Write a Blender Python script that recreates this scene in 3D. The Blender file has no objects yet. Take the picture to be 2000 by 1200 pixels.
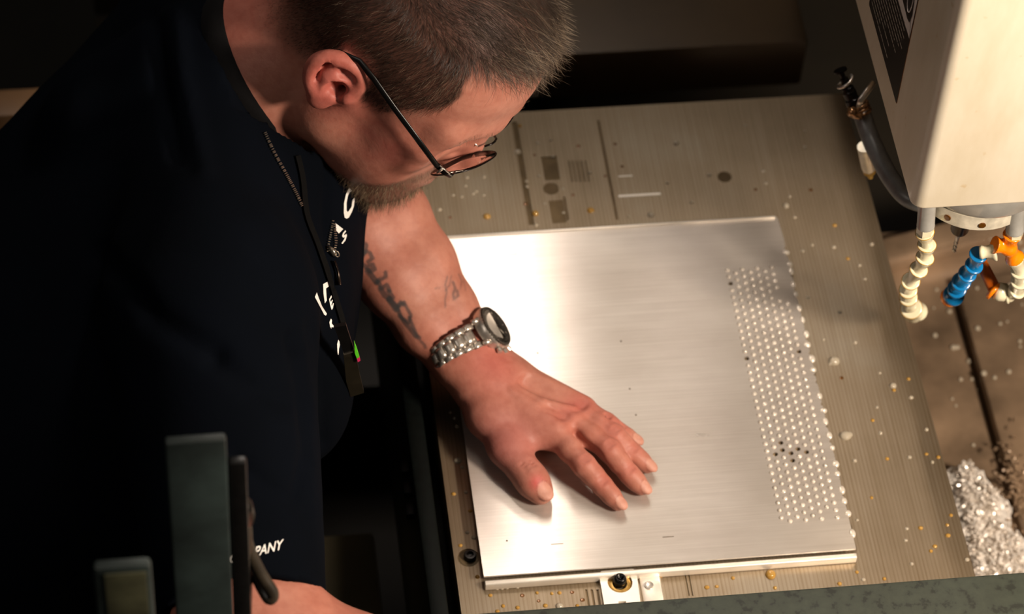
import bpy, bmesh, math, random
import numpy as np
from mathutils import Vector, Matrix, noise
from mathutils.bvhtree import BVHTree
from mathutils.geometry import delaunay_2d_cdt

# ------------------------------------------------------------------ camera, light, exposure
sc = bpy.context.scene
col = sc.collection
rng = np.random.default_rng(7)
random.seed(7)
FPX = 6000.0
PIT, YAW, ROLL = .8809, .1802, .0755
CAM = np.array([-.2328, -1.3109, 1.9382])
F_ = np.array([math.sin(YAW)*math.cos(PIT), math.cos(YAW)*math.cos(PIT), -math.sin(PIT)])
r0 = np.array([math.cos(YAW), -math.sin(YAW), 0.]); u0 = np.cross(r0, F_)
R_ = math.cos(ROLL)*r0 + math.sin(ROLL)*u0
U_ = -math.sin(ROLL)*r0 + math.cos(ROLL)*u0
cd = bpy.data.cameras.new('camera'); cam = bpy.data.objects.new('camera', cd); col.objects.link(cam)
cd.sensor_width = 36; cd.lens = 36*FPX/2000; cd.clip_start = .05; cd.clip_end = 50
cam.matrix_world = Matrix(((R_[0], U_[0], -F_[0], CAM[0]), (R_[1], U_[1], -F_[1], CAM[1]), (R_[2], U_[2], -F_[2], CAM[2]), (0, 0, 0, 1)))
cd.dof.use_dof = True; cd.dof.focus_distance = 2.24; cd.dof.aperture_fstop = 6.3
sc.camera = cam
w = bpy.data.worlds.new('world'); sc.world = w; w.use_nodes = True
w.node_tree.nodes['Background'].inputs[0].default_value = (.9, .8, .62, 1)
w.node_tree.nodes['Background'].inputs[1].default_value = .016
sc.view_settings.view_transform = 'Standard'; sc.view_settings.look = 'None'
sc.view_settings.gamma = 1; sc.view_settings.use_curve_mapping = False
sc.view_settings.exposure = 0.0

def area(name, loc, tgt, sx, sy, power, color, roll=0.):
    l = bpy.data.lights.new(name, 'AREA'); l.shape = 'RECTANGLE'; l.size = sx; l.size_y = sy
    l.energy = power; l.color = color
    o = bpy.data.objects.new(name, l); col.objects.link(o); o.location = loc
    d = Vector(tgt)-Vector(loc)
    q = d.to_track_quat('-Z', 'Y'); o.rotation_euler = (q.to_matrix() @ Matrix.Rotation(roll, 3, 'Z')).to_euler()
    return o
area('work_lamp', (.90, -.60, 1.0), (.12, .16, 0.05), .20, .16, 36, (1, .84, .68))
area('rear_strip_lamp', (.170, .86, 1.14), (0.03, .12, 0), .045, .70, 4.0, (1, .88, .78))
area('ceiling_lamp', (.40, .95, 2.1), (.20, .15, 0), 1.5, 1.5, 5.5, (1, .88, .76))
area('fill_light', (-1.5, -.9, 2.2), (.2, .2, .2), 1.0, 1.0, 7.5, (1, .88, .78))  # added soft fill, no real lamp; lifts the neck and the cover's left face

def P(u, v, z):
    d = F_ + (u-1000)/FPX*R_ - (v-600)/FPX*U_
    return CAM + d*((z-CAM[2])/d[2])
def Y2(u, v, y):      # point of a pixel's ray on the plane y = const
    d = F_ + (u-1000)/FPX*R_ - (v-600)/FPX*U_
    return CAM + d*((y-CAM[1])/d[1])
def proj(p):
    d = np.asarray(p)-CAM; z = d@F_
    return np.stack([1000+FPX*(d@R_)/z, 600-FPX*(d@U_)/z], -1)
def rays(uv):
    uv = np.asarray(uv, float)
    return F_[None] + (uv[:, :1]-1000)/FPX*R_[None] - (uv[:, 1:]-600)/FPX*U_[None]

# ------------------------------------------------------------------ materials
def lin(c):
    return tuple((x/255/12.92 if x/255 <= .04045 else ((x/255+.055)/1.055)**2.4) for x in c)+(1,)
class NT:
    def __init__(s, name):
        s.m = bpy.data.materials.new(name); s.m.use_nodes = True; s.t = s.m.node_tree
        s.b = s.t.nodes['Principled BSDF']
    def n(s, typ, **kw):
        x = s.t.nodes.new(typ)
        for k, v in kw.items():
            if k in x.inputs: x.inputs[k].default_value = v
            else: setattr(x, k, v)
        return x
    def l(s, a, b): s.t.links.new(a, b)
    def set(s, **kw):
        for k, v in kw.items(): s.b.inputs[k.replace('_', ' ')].default_value = v
        return s
    def coord(s, scale=(1, 1, 1), rot=(0, 0, 0)):
        g = s.n('ShaderNodeNewGeometry') if False else s.n('ShaderNodeTexCoord')
        mp = s.n('ShaderNodeMapping'); mp.inputs['Scale'].default_value = scale; mp.inputs['Rotation'].default_value = rot
        s.l(g.outputs['Object'], mp.inputs[0]); return mp.outputs[0]
    def noise(s, scale, detail=3, rough=.55, mapping=None):
        x = s.n('ShaderNodeTexNoise'); x.inputs['Scale'].default_value = scale; x.inputs['Detail'].default_value = detail; x.inputs['Roughness'].default_value = rough
        s.l(mapping or s.coord(), x.inputs['Vector']); return x.outputs['Fac']
    def ramp(s, fac, stops):
        x = s.n('ShaderNodeValToRGB'); e = x.color_ramp.elements
        while len(e) < len(stops): e.new(.5)
        for el, (p, c) in zip(e, stops): el.position = p; el.color = c
        s.l(fac, x.inputs[0]); return x.outputs[0]
    def mix(s, fac, a, b, mode='MIX'):
        x = s.n('ShaderNodeMix'); x.data_type = 'RGBA'; x.blend_type = mode
        for sock, v in ((x.inputs[0], fac), (x.inputs[6], a), (x.inputs[7], b)):
            if isinstance(v, (int, float, tuple)): sock.default_value = v
            else: s.l(v, sock)
        return x.outputs[2]
    def bump(s, h, strength=.3, dist=.001):
        x = s.n('ShaderNodeBump'); x.inputs['Strength'].default_value = strength; x.inputs['Distance'].default_value = dist
        s.l(h, x.inputs['Height'])
        if s.b.inputs['Normal'].is_linked: s.l(s.b.inputs['Normal'].links[0].from_socket, x.inputs['Normal'])
        s.l(x.outputs[0], s.b.inputs['Normal'])
def plain(name, c, rough=.5, metal=0., var=.12, scale=60, bump=0., coat=0., spec=.5):
    t = NT(name); c = lin(c)
    n = t.noise(scale, 4)
    d = tuple(x*(1-var*1.6) for x in c[:3])+(1,); e = tuple(min(1, x*(1+var*1.6)) for x in c[:3])+(1,)
    t.l(t.ramp(n, [(.3, d), (.7, e)]), t.b.inputs['Base Color'])
    t.set(Roughness=rough, Metallic=metal, Coat_Weight=coat); t.b.inputs['Specular IOR Level'].default_value = spec
    if bump: t.bump(n, bump, .0006)
    return t.m
M = {}
# sheet: brushed aluminium, grain along X
t = NT('brushed_sheet'); n1 = t.noise(1, 4, .6, t.coord((9, 700, 1))); n2 = t.noise(6, 4, .6, t.coord((1, 2.2, 1)))
c = t.ramp(n2, [(.3, lin((196, 186, 176))), (.7, lin((218, 210, 202)))])
c = t.mix(.16, c, t.ramp(n1, [(.3, lin((150, 142, 134))), (.7, lin((240, 234, 226)))]))
t.l(c, t.b.inputs['Base Color']); t.set(Metallic=.66, Roughness=.30, Anisotropic=.93, Anisotropic_Rotation=0.0)
r = t.ramp(n2, [(.3, (.27, .27, .27, 1)), (.75, (.33, .33, .33, 1))]); t.l(r, t.b.inputs['Roughness'])
tg = t.n('ShaderNodeTangent'); tg.direction_type = 'RADIAL'; tg.axis = 'Z'
cx = t.n('ShaderNodeCombineXYZ'); cx.inputs[1].default_value = 1.0
t.l(cx.outputs[0], t.b.inputs['Tangent'])
t.bump(n1, .10, .0004); M['sheet'] = t.m
# fixture plate: milled aluminium, tool lines along Y, brownish coolant film
t = NT('milled_plate'); wv = t.n('ShaderNodeTexWave'); wv.wave_type = 'BANDS'; wv.bands_direction = 'X'; wv.wave_profile = 'SAW'
wv.inputs['Scale'].default_value = 100; wv.inputs['Distortion'].default_value = .25; wv.inputs['Detail'].default_value = 1
t.l(t.coord((1, .04, 1)), wv.inputs['Vector'])
n1 = t.noise(1, 3, .6, t.coord((500, 6, 1))); n2 = t.noise(7, 4, .6)
c = t.ramp(n2, [(.3, lin((108, 86, 56))), (.55, lin((128, 108, 82))), (.75, lin((142, 128, 108)))])
c = t.mix(.15, c, t.ramp(wv.outputs[0], [(.0, lin((96, 84, 62))), (.5, lin((200, 190, 170)))]))
c = t.mix(.12, c, t.ramp(n1, [(.3, lin((120, 108, 90))), (.7, lin((220, 212, 196)))]))
t.l(c, t.b.inputs['Base Color']); t.set(Metallic=.72, Roughness=.42, Anisotropic=.5)
cx = t.n('ShaderNodeCombineXYZ'); cx.inputs[0].default_value = 1.0; t.l(cx.outputs[0], t.b.inputs['Tangent'])
t.bump(wv.outputs[0], .22, .0005); t.bump(n1, .12, .0004); M['plate'] = t.m
M['alu'] = plain('bright_aluminium', (232, 224, 212), .38, .45, .06, 40, .05)
M['slotfloor'] = plain('dark_slot_metal', (112, 94, 68), .45, .6, .15, 60, .1)  # darker tone of the plate metal, for slot floors and core
M['groove'] = plain('dark_groove', (92, 78, 56), .5, .5, .2, 200, .1)
M['steel'] = plain('bright_steel', (206, 198, 188), .30, .85, .08, 90)
M['steeldark'] = plain('dark_steel', (70, 62, 56), .3, 1., .15, 90)
M['blacksteel'] = plain('black_oxide_steel', (22, 19, 17), .28, .6, .2, 200)
M['black'] = plain('black_plastic', (9, 8, 8), .35, 0, .2, 150)
M['blackmetal'] = plain('black_frame_metal', (20, 16, 14), .25, .7, .1, 150)
# cream powder coat with fine texture and faint drips
t = NT('cream_powder_coat'); n1 = t.noise(420, 3); n2 = t.noise(9, 4, .6, t.coord((3, 3, 1)))
c = t.ramp(n2, [(.35, lin((206, 194, 170))), (.65, lin((218, 208, 188)))])
n3 = t.noise(90, 2, .5); c = t.mix(t.ramp(n3, [(.70, (0, 0, 0, 1)), (.78, (.5, .5, .5, 1))]), c, lin((190, 160, 110)))
t.l(c, t.b.inputs['Base Color']); t.set(Roughness=.42, Coat_Weight=.15); t.bump(n1, .12, .0004); M['cream'] = t.m
M['ivory'] = plain('ivory_hose_plastic', (214, 206, 176), .20, 0, .06, 60, 0, .4)
M['blue'] = plain('blue_hose_plastic', (10, 104, 160), .20, 0, .08, 60, 0, .4)
M['orange'] = plain('orange_hose_plastic', (240, 128, 10), .22, 0, .05, 60, 0, .4)
M['residue'] = plain('amber_residue', (170, 130, 40), .3, 0, .25, 300)
M['greypaint'] = plain('grey_painted_casting', (150, 148, 142), .22, .1, .1, 50, .05, .5)
M['whitering'] = plain('oily_white_ring', (220, 212, 192), .3, .3, .18, 90, .08, .3)
M['greyhose'] = plain('grey_rubber_hose', (96, 98, 98), .35, 0, .15, 120, .06)
M['greenpaint'] = plain('speckled_green_paint', (66, 76, 68), .5, 0, .12, 60, .1)
t = NT('speckled_green_paint'); n1 = t.noise(120, 3, .6); n2 = t.noise(12, 3)
c = t.ramp(n1, [(.37, lin((14, 17, 13))), (.45, lin((44, 50, 42))), (.7, lin((54, 60, 50)))]); c = t.mix(.3, c, t.ramp(n2, [(.3, lin((36, 38, 28))), (.7, lin((56, 64, 56)))]))
t.l(c, t.b.inputs['Base Color']); t.set(Roughness=.55); M['greenpaint'] = t.m
M['tealdark'] = plain('dark_teal_paint', (4, 7, 6), .5, 0, .3, 160, .15, 0, .15)
M['tealpost'] = plain('worn_dark_teal_paint', (32, 41, 40), .5, .1, .3, 22, .05)
M['olivepost'] = plain('oily_olive_paint', (48, 48, 34), .45, .1, .5, 26, .05)
M['tray'] = plain('oily_brown_tray', (134, 112, 90), .36, .25, .30, 14, .25, .2)
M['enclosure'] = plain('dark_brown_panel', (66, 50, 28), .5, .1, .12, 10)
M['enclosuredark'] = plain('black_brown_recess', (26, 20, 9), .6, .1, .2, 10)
M['olive'] = plain('olive_panel', (128, 114, 82), .55, .1, .12, 10)
M['floor'] = plain('dark_floor', (26, 24, 18), .8, 0, .2, 6)
M['tan'] = plain('tan_shelf', (120, 90, 62), .5, 0, .15, 10)
M['chip'] = plain('aluminium_swarf', (238, 230, 220), .30, .35, .1, 200)
M['white'] = plain('white_print', (226, 222, 216), .6, 0, .03, 100)
M['label'] = plain('black_label', (14, 9, 6), .45, 0, .1, 100)
M['labelink'] = plain('grey_label_print', (150, 142, 128), .5, 0, .05, 100)
M['labelwhite'] = plain('white_label_print', (196, 186, 178), .5, 0, .05, 100)
M['rust'] = plain('brown_label_edge', (130, 84, 40), .5, 0, .3, 300)
M['zip'] = plain('zipper_metal', (170, 160, 146), .28, .9, .1, 300)
M['lime'] = plain('lime_plastic', (90, 200, 40), .4); M['pink'] = plain('pink_plastic', (214, 50, 100), .4)
M['strap'] = plain('black_lanyard_webbing', (5, 5, 5), .8, 0, .2, 300, .2, 0, .1)
M['badge'] = plain('dark_badge_holder', (30, 26, 18), .35, 0, .2, 60)
def glass(name, c, rough, ior, trans=1.):
    t = NT(name); t.set(Base_Color=lin(c), Roughness=rough, IOR=ior, Transmission_Weight=trans)
    return t.m
M['lens'] = glass('lens_glass', (250, 248, 244), 0., 1.12)
M['drop'] = NT('cloudy_coolant').set(Base_Color=lin((206, 194, 172)), Roughness=.08, IOR=1.36, Transmission_Weight=.45, Coat_Weight=.5).m
M['amber'] = NT('amber_coolant').set(Base_Color=lin((192, 148, 72)), Roughness=.08, IOR=1.36, Transmission_Weight=.35, Coat_Weight=.5).m
M['bead'] = NT('milky_coolant_bead').set(Base_Color=lin((214, 204, 190)), Roughness=.12, Coat_Weight=.6, Metallic=.25).m
M['brown'] = plain('brown_oily_bore', (104, 64, 20), .2, .4, .2, 300, 0, .5)
# shirt
t = NT('navy_jersey'); n1 = t.noise(900, 2); n2 = t.noise(7, 3)
t.l(t.ramp(n2, [(.3, lin((3, 5, 9))), (.7, lin((5, 8, 15)))]), t.b.inputs['Base Color']); t.set(Roughness=.9)
t.b.inputs['Specular IOR Level'].default_value = .04
t.bump(n1, .3, .0004); M['shirt'] = t.m
M['collar'] = plain('black_collar_knit', (5, 4, 5), .9, 0, .15, 300, .3, 0, .15)
M['trousers'] = plain('dark_work_trousers', (14, 15, 18), .9, 0, .2, 100, .3)
M['boot'] = plain('black_boot_leather', (10, 9, 8), .5, 0, .2, 60, .2)
# skin: pigment from vertex colours
t = NT('skin'); va = t.n('ShaderNodeVertexColor'); va.layer_name = 'pigment'
n1 = t.noise(150, 4, .6); n2 = t.noise(900, 2, .6); n3 = t.noise(28, 4, .6)
c = t.mix(.55, va.outputs[0], t.ramp(n3, [(.3, (.62, .50, .48, 1)), (.7, (1.0, 1.0, 1.0, 1))]), 'MULTIPLY')
c = t.mix(.5, c, t.ramp(n1, [(.35, (.80, .68, .66, 1)), (.6, (1, 1, 1, 1))]), 'MULTIPLY')
t.l(c, t.b.inputs['Base Color'])
t.set(Roughness=.52, Subsurface_Weight=.12, Subsurface_Scale=.004)
t.b.inputs['Subsurface Radius'].default_value = (1., .35, .2)
t.b.inputs['Specular IOR Level'].default_value = .3
t.bump(n2, .10, .0004); t.bump(n1, .38, .0008); M['skin'] = t.m
def hairmat(name, a, b, scale=220):
    t = NT(name); va = t.n('ShaderNodeVertexColor'); va.layer_name = 'pigment'
    t.l(va.outputs[0], t.b.inputs['Base Color']); t.set(Roughness=.38); t.b.inputs['Specular IOR Level'].default_value = .5
    return t.m
M['hair'] = hairmat('greying_brown_hair', 0, 0)
M['eye'] = plain('eyeball', (214, 200, 192), .15, 0, .05, 100, 0, .5)
M['iris'] = plain('iris', (60, 70, 70), .15, 0, .2, 500, 0, .5)

# ------------------------------------------------------------------ object helpers
def tag(o, label=None, cat=None, group=None, kind=None):
    if label: o['label'] = label
    if cat: o['category'] = cat
    if group: o['group'] = group
    if kind: o['kind'] = kind
    return o
BASE = {}
def empty(name, loc, label=None, cat=None, group=None):
    o = bpy.data.objects.new(name, None); col.objects.link(o); o.location = tuple(float(x) for x in loc); o.empty_display_size = .02
    BASE[o.name] = Matrix.Translation(o.location)
    return tag(o, label, cat, group)
def par(o, parent):
    if parent is not None:
        o.parent = parent
        b = BASE.get(parent.name)
        o.matrix_parent_inverse = b.inverted() if b else Matrix.Identity(4)
def mesh(name, V, Fc, mat, parent=None, smooth=False, angle=None):
    me = bpy.data.meshes.new(name)
    V = np.asarray(V, dtype=np.float64)
    me.from_pydata(V.tolist() if len(V) < 20000 else V, [], Fc if isinstance(Fc, list) else Fc.tolist()); me.update()
    o = bpy.data.objects.new(name, me); col.objects.link(o)
    if mat is not None: me.materials.append(mat)
    if smooth: me.polygons.foreach_set('use_smooth', [True]*len(me.polygons))
    if angle is not None:
        me.polygons.foreach_set('use_smooth', [True]*len(me.polygons))
        try: me.set_sharp_from_angle(angle=math.radians(angle))
        except Exception: pass
    par(o, parent); return o
class MB:
    def __init__(s): s.V = []; s.F = []
    def add(s, V, Fc):
        b = len(s.V); s.V.extend([tuple(map(float, v)) for v in V]); s.F.extend([tuple(b+i for i in f) for f in Fc]); return s
    def box(s, lo, hi, bev=0., Mx=None, seg=2):
        bm = bmesh.new(); bmesh.ops.create_cube(bm, size=1)
        lo = np.array(lo, float); hi = np.array(hi, float); c = (lo+hi)/2; d = hi-lo
        for v in bm.verts: v.co = Vector((v.co.x*d[0]+c[0], v.co.y*d[1]+c[1], v.co.z*d[2]+c[2]))
        if bev: bmesh.ops.bevel(bm, geom=bm.edges[:], offset=bev, segments=seg, affect='EDGES', profile=.5)
        bm.verts.ensure_lookup_table()
        V = [v.co.copy() for v in bm.verts]
        if Mx is not None: V = [Mx @ v for v in V]
        bm.verts.index_update()
        s.add(V, [[v.index for v in f.verts] for f in bm.faces]); bm.free(); return s
    def lathe(s, prof, o=(0, 0, 0), ax=(0, 0, 1), n=24, ref=None, ell=(1, 1), cap=True):
        """prof: (radius, height) along ax from o"""
        ax = np.array(ax, float); ax /= np.linalg.norm(ax); o = np.array(o, float)
        r = np.array(ref if ref is not None else ((1, 0, 0) if abs(ax[0]) < .8 else (0, 1, 0)), float)
        r -= ax*(r@ax); r /= np.linalg.norm(r); q = np.cross(ax, r)
        V = []; Fc = []
        for (rad, h) in prof:
            for k in range(n):
                a = 2*math.pi*k/n; V.append(o+ax*h+r*rad*ell[0]*math.cos(a)+q*rad*ell[1]*math.sin(a))
        for i in range(len(prof)-1):
            for k in range(n): Fc.append((i*n+k, i*n+(k+1) % n, (i+1)*n+(k+1) % n, (i+1)*n+k))
        if cap: Fc.append(tuple(range(n))[::-1]); Fc.append(tuple((len(prof)-1)*n+k for k in range(n)))
        s.add(V, Fc); return s
    def tube(s, pts, rad, n=10, cap=True, flat=None, up=(0, 0, 1)):
        pts = [np.array(p, float) for p in pts]; m = len(pts)
        rad = [rad]*m if np.isscalar(rad) else rad
        V = []; Fc = []; prev = None
        for i, p in enumerate(pts):
            d = pts[min(i+1, m-1)]-pts[max(i-1, 0)]; d /= np.linalg.norm(d)+1e-12
            a = np.array(up, float) if prev is None else prev
            a = a-d*(a@d)
            if np.linalg.norm(a) < 1e-5: a = np.cross(d, (0, 1, .3))
            a /= np.linalg.norm(a); prev = a; b = np.cross(d, a)
            fa, fb = flat if flat else (1, 1)
            for k in range(n):
                t_ = 2*math.pi*k/n; V.append(p+rad[i]*(fa*a*math.cos(t_)+fb*b*math.sin(t_)))
        for i in range(m-1):
            for k in range(n): Fc.append((i*n+k, i*n+(k+1) % n, (i+1)*n+(k+1) % n, (i+1)*n+k))
        if cap: Fc.append(tuple(range(n))[::-1]); Fc.append(tuple((m-1)*n+k for k in range(n)))
        s.add(V, Fc); return s
    def build(s, name, mat, parent=None, smooth=False, angle=None): return mesh(name, s.V, s.F, mat, parent, smooth, angle)
def spline(pts, n=8, closed=False):
    pts = [np.array(p, float) for p in pts]; m = len(pts); out = []
    g = (lambda i: pts[i % m]) if closed else (lambda i: pts[max(0, min(m-1, i))])
    for i in range(m if closed else m-1):
        a, b, c, d = g(i-1), g(i), g(i+1), g(i+2)
        for k in range(n):
            t_ = k/n; out.append(.5*((2*b)+(-a+c)*t_+(2*a-5*b+4*c-d)*t_*t_+(-a+3*b-3*c+d)*t_**3))
    if not closed: out.append(pts[-1])
    return out
def slab(outline, holes, z0, z1, extra=(), inside_pts=()):
    """flat slab z0..z1 (z1 top) from a 2-D outline with real holes cut through; returns verts, faces"""
    V = []; E = []; loops = []
    for lp in [outline]+list(holes):
        b = len(V); V += [Vector(p) for p in lp]; idx = list(range(b, len(V))); loops.append(idx)
        E += [(idx[i], idx[(i+1) % len(idx)]) for i in range(len(idx))]
    V += [Vector(p) for p in inside_pts]
    vo, eo, fo, ov, oe, of = delaunay_2d_cdt(V, E, [], 1, 1e-7)
    hp = [np.array([tuple(p) for p in h]) for h in holes]
    def inpoly(p, poly):
        x, y = p; c = False; n = len(poly); j = n-1
        for i in range(n):
            if (poly[i][1] > y) != (poly[j][1] > y) and x < (poly[j][0]-poly[i][0])*(y-poly[i][1])/(poly[j][1]-poly[i][1])+poly[i][0]: c = not c
            j = i
        return c
    boxes = [(h.min(0), h.max(0)) for h in hp]; keep = []
    for f in fo:
        cpt = sum((np.array(vo[i]) for i in f), np.zeros(2))/len(f); bad = False
        for (lo, hi), h in zip(boxes, hp):
            if lo[0] <= cpt[0] <= hi[0] and lo[1] <= cpt[1] <= hi[1] and inpoly(cpt, h): bad = True; break
        if not bad: keep.append(tuple(f))
    n = len(vo)
    VV = [(v[0], v[1], z1) for v in vo]+[(v[0], v[1], z0) for v in vo]
    cnt = {}
    FF = []
    for f in keep:
        area2 = sum(vo[f[i]][0]*vo[f[(i+1) % len(f)]][1]-vo[f[(i+1) % len(f)]][0]*vo[f[i]][1] for i in range(len(f)))
        if area2 < 0: f = f[::-1]
        FF.append(f); FF.append(tuple(i+n for i in f[::-1]))
        for i in range(len(f)):
            a, b = f[i], f[(i+1) % len(f)]; cnt[(a, b)] = 1
    for (a, b) in list(cnt):
        if (b, a) not in cnt: FF.append((b, a, a+n, b+n))
    return VV, FF
def circle2(c, r, n=12, ph=0.): return [(c[0]+r*math.cos(2*math.pi*k/n+ph), c[1]+r*math.sin(2*math.pi*k/n+ph)) for k in range(n)]
def bvh_of(o):
    me = o.data; mw = Matrix.Identity(4)
    return BVHTree.FromPolygons([v.co[:] for v in me.vertices], [tuple(p.vertices) for p in me.polygons])
def cast(bvh, u, v, lift=.0006, zfall=.1):
    d = rays([[u, v]])[0]; d = d/np.linalg.norm(d)
    h = bvh.ray_cast(Vector(CAM), Vector(d), 10)
    if h[0] is None: return None, None
    n = h[1]
    if n.dot(Vector(d)) > 0: n = -n
    return np.array(h[0])+np.array(n)*lift, np.array(n)

# ------------------------------------------------------------------ implicit surfaces
def cutplane(S, c, dr, rad):
    c = np.array(c, float); sl, X = S._sl(c-rad, c+rad)
    e = ((X-c)@dr).astype(np.float32); msk = np.linalg.norm(X-c, axis=-1) < rad
    S.d[sl] = np.where(msk, np.maximum(S.d[sl], e), S.d[sl])
class Sdf:
    def __init__(s, lo, hi, res, frame=None):
        s.lo = np.array(lo, float); s.res = res; s.frame = frame      # frame: (R 3x3 columns = axes, origin)
        s.n = np.ceil((np.array(hi)-s.lo)/res).astype(int)+1
        s.d = np.full(s.n, .05, np.float32)
        s.ax = [s.lo[i]+res*np.arange(s.n[i]) for i in range(3)]
    def _sl(s, lo, hi):
        a = np.clip(np.floor((lo-s.lo)/s.res).astype(int), 0, s.n); b = np.clip(np.ceil((hi-s.lo)/s.res).astype(int)+1, 0, s.n)
        if (b <= a).any(): return None
        X = np.stack(np.meshgrid(*[s.ax[i][a[i]:b[i]] for i in range(3)], indexing='ij'), -1)
        return tuple(slice(a[i], b[i]) for i in range(3)), X
    def comb(s, sl, e, k, op):
        d = s.d[sl]
        if op == 'u':
            h = np.maximum(k-np.abs(d-e), 0)/max(k, 1e-6); s.d[sl] = np.minimum(d, e)-h*h*k*.25
        else:
            e = -e; h = np.maximum(k-np.abs(d-e), 0)/max(k, 1e-6); s.d[sl] = np.maximum(d, e)+h*h*k*.25
    def loc(s, p):
        p = np.array(p, float)
        return p if s.frame is None else s.frame[0].T@(p-s.frame[1])
    def cone(s, a, b, ra, rb, k=.01, op='u', world=False):
        a = np.array(a, float); b = np.array(b, float)
        if world: a = s.loc(a); b = s.loc(b)
        m = k+.012+max(ra, rb); q = s._sl(np.minimum(a, b)-m, np.maximum(a, b)+m)
        if q is None: return s
        sl, X = q; ab = b-a; L = ab@ab+1e-12
        t_ = np.clip(((X-a)@ab)/L, 0, 1)
        e = np.linalg.norm(X-a-t_[..., None]*ab, axis=-1)-(ra+(rb-ra)*t_)
        s.comb(sl, e.astype(np.float32), k, op); return s
    def chain(s, pts, rad, k=.01, op='u', world=False):
        for i in range(len(pts)-1): s.cone(pts[i], pts[i+1], rad[i], rad[i+1], k if i else k, op, world)
        return s
    def ell(s, c, r, k=.01, op='u', rot=None, world=False):
        c = np.array(c, float)
        if world: c = s.loc(c)
        r = np.array([r]*3 if np.isscalar(r) else r, float); m = r.max()+k+.012
        q = s._sl(c-m, c+m)
        if q is None: return s
        sl, X = q; Y = X-c
        if rot is not None: Y = Y@rot
        k0 = np.linalg.norm(Y/r, axis=-1); k1 = np.linalg.norm(Y/(r*r), axis=-1)+1e-9
        e = k0*(k0-1)/k1
        s.comb(sl, e.astype(np.float32), k, op); return s
    def mesh(s):
        d = s.d; sg = d < 0
        c = [sg[i:i-1 or None, j:j-1 or None, k:k-1 or None] if False else sg[i:sg.shape[0]-1+i, j:sg.shape[1]-1+j, k:sg.shape[2]-1+k] for i in (0, 1) for j in (0, 1) for k in (0, 1)]
        anyc = np.logical_or.reduce(c); allc = np.logical_and.reduce(c); act = anyc & ~allc
        idx = np.argwhere(act); m = len(idx)
        mp = np.full(act.shape, -1, np.int64); mp[act] = np.arange(m)
        off = np.array([(i, j, k) for i in (0, 1) for j in (0, 1) for k in (0, 1)])
        val = np.stack([d[idx[:, 0]+o[0], idx[:, 1]+o[1], idx[:, 2]+o[2]] for o in off], 1)
        acc = np.zeros((m, 3)); cn = np.zeros(m)
        for a in range(8):
            for b in range(a+1, 8):
                if np.abs(off[a]-off[b]).sum() != 1: continue
                va, vb = val[:, a], val[:, b]; ms = (va < 0) != (vb < 0)
                t_ = np.where(ms, va/np.where(ms, va-vb, 1), 0)
                acc += np.where(ms[:, None], off[a]+t_[:, None]*(off[b]-off[a]), 0); cn += ms
        V = s.lo+(idx+acc/cn[:, None])*s.res
        Q = []
        for ax in range(3):
            a = [slice(None)]*3; b = [slice(None)]*3; a[ax] = slice(0, -1); b[ax] = slice(1, None)
            s0 = sg[tuple(a)]; s1 = sg[tuple(b)]; e = np.argwhere(s0 != s1)
            o1, o2 = [(1, 2), (2, 0), (0, 1)][ax]
            ok = (e[:, o1] > 0) & (e[:, o2] > 0) & (e[:, o1] < act.shape[o1]) & (e[:, o2] < act.shape[o2]); e = e[ok]
            def g(d1, d2):
                f = e.copy(); f[:, o1] -= d1; f[:, o2] -= d2; return mp[f[:, 0], f[:, 1], f[:, 2]]
            q = np.stack([g(1, 1), g(0, 1), g(0, 0), g(1, 0)], 1)
            fl = s0[e[:, 0], e[:, 1], e[:, 2]]
            q = np.where(fl[:, None], q, q[:, ::-1]); Q.append(q)
        Q = np.concatenate(Q); Q = Q[(Q >= 0).all(1)]
        if s.frame is not None: V = V@s.frame[0].T+s.frame[1]
        return V, Q
def vnormals(V, Q):
    n = np.cross(V[Q[:, 2]]-V[Q[:, 0]], V[Q[:, 3]]-V[Q[:, 1]]); N = np.zeros_like(V)
    for k in range(4): np.add.at(N, Q[:, k], n)
    return N/(np.linalg.norm(N, axis=1, keepdims=True)+1e-12)
def seg_dist(X, a, b):
    a = np.array(a, float); b = np.array(b, float); ab = b-a
    t_ = np.clip(((X-a)@ab)/(ab@ab+1e-12), 0, 1); return np.linalg.norm(X-a-t_[..., None]*ab, axis=-1), t_
def snoise(X, s, seed=0.):
    """cheap smooth pseudo-noise in about -1..1"""
    X = X*s+seed; o = 0
    for k, (a, b, c_) in enumerate(((1, .7, .3), (-.6, 1.1, .5), (.4, -.8, 1.2), (1.3, .5, -.9), (-.9, -.4, 1.5))):
        o = o+np.sin(X[:, 0]*a+X[:, 1]*b+X[:, 2]*c_+k*1.7+1.3*np.sin(X[:, 1]*.9*a-X[:, 2]*b+k))
    return o/5
def pigment(o, C):
    me = o.data; a = me.color_attributes.new('pigment', 'FLOAT_COLOR', 'POINT')
    a.data.foreach_set('color', np.concatenate([C, np.ones((len(C), 1))], 1).astype(np.float32).ravel())
# ------------------------------------------------------------------ the setting
def X2(u, v, x):
    d = F_ + (u-1000)/FPX*R_ - (v-600)/FPX*U_
    return CAM + d*((x-CAM[0])/d[0])
tag(MB().box((-2.4, -2.2, -1.0), (2.2, 2.4, -.95)).build('floor', M['floor']), kind='structure')
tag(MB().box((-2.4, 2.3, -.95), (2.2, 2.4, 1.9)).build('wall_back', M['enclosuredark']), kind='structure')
tag(MB().box((-2.5, -2.2, -.95), (-2.4, 2.4, 1.9)).build('wall_left', M['enclosuredark']), kind='structure')

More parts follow.
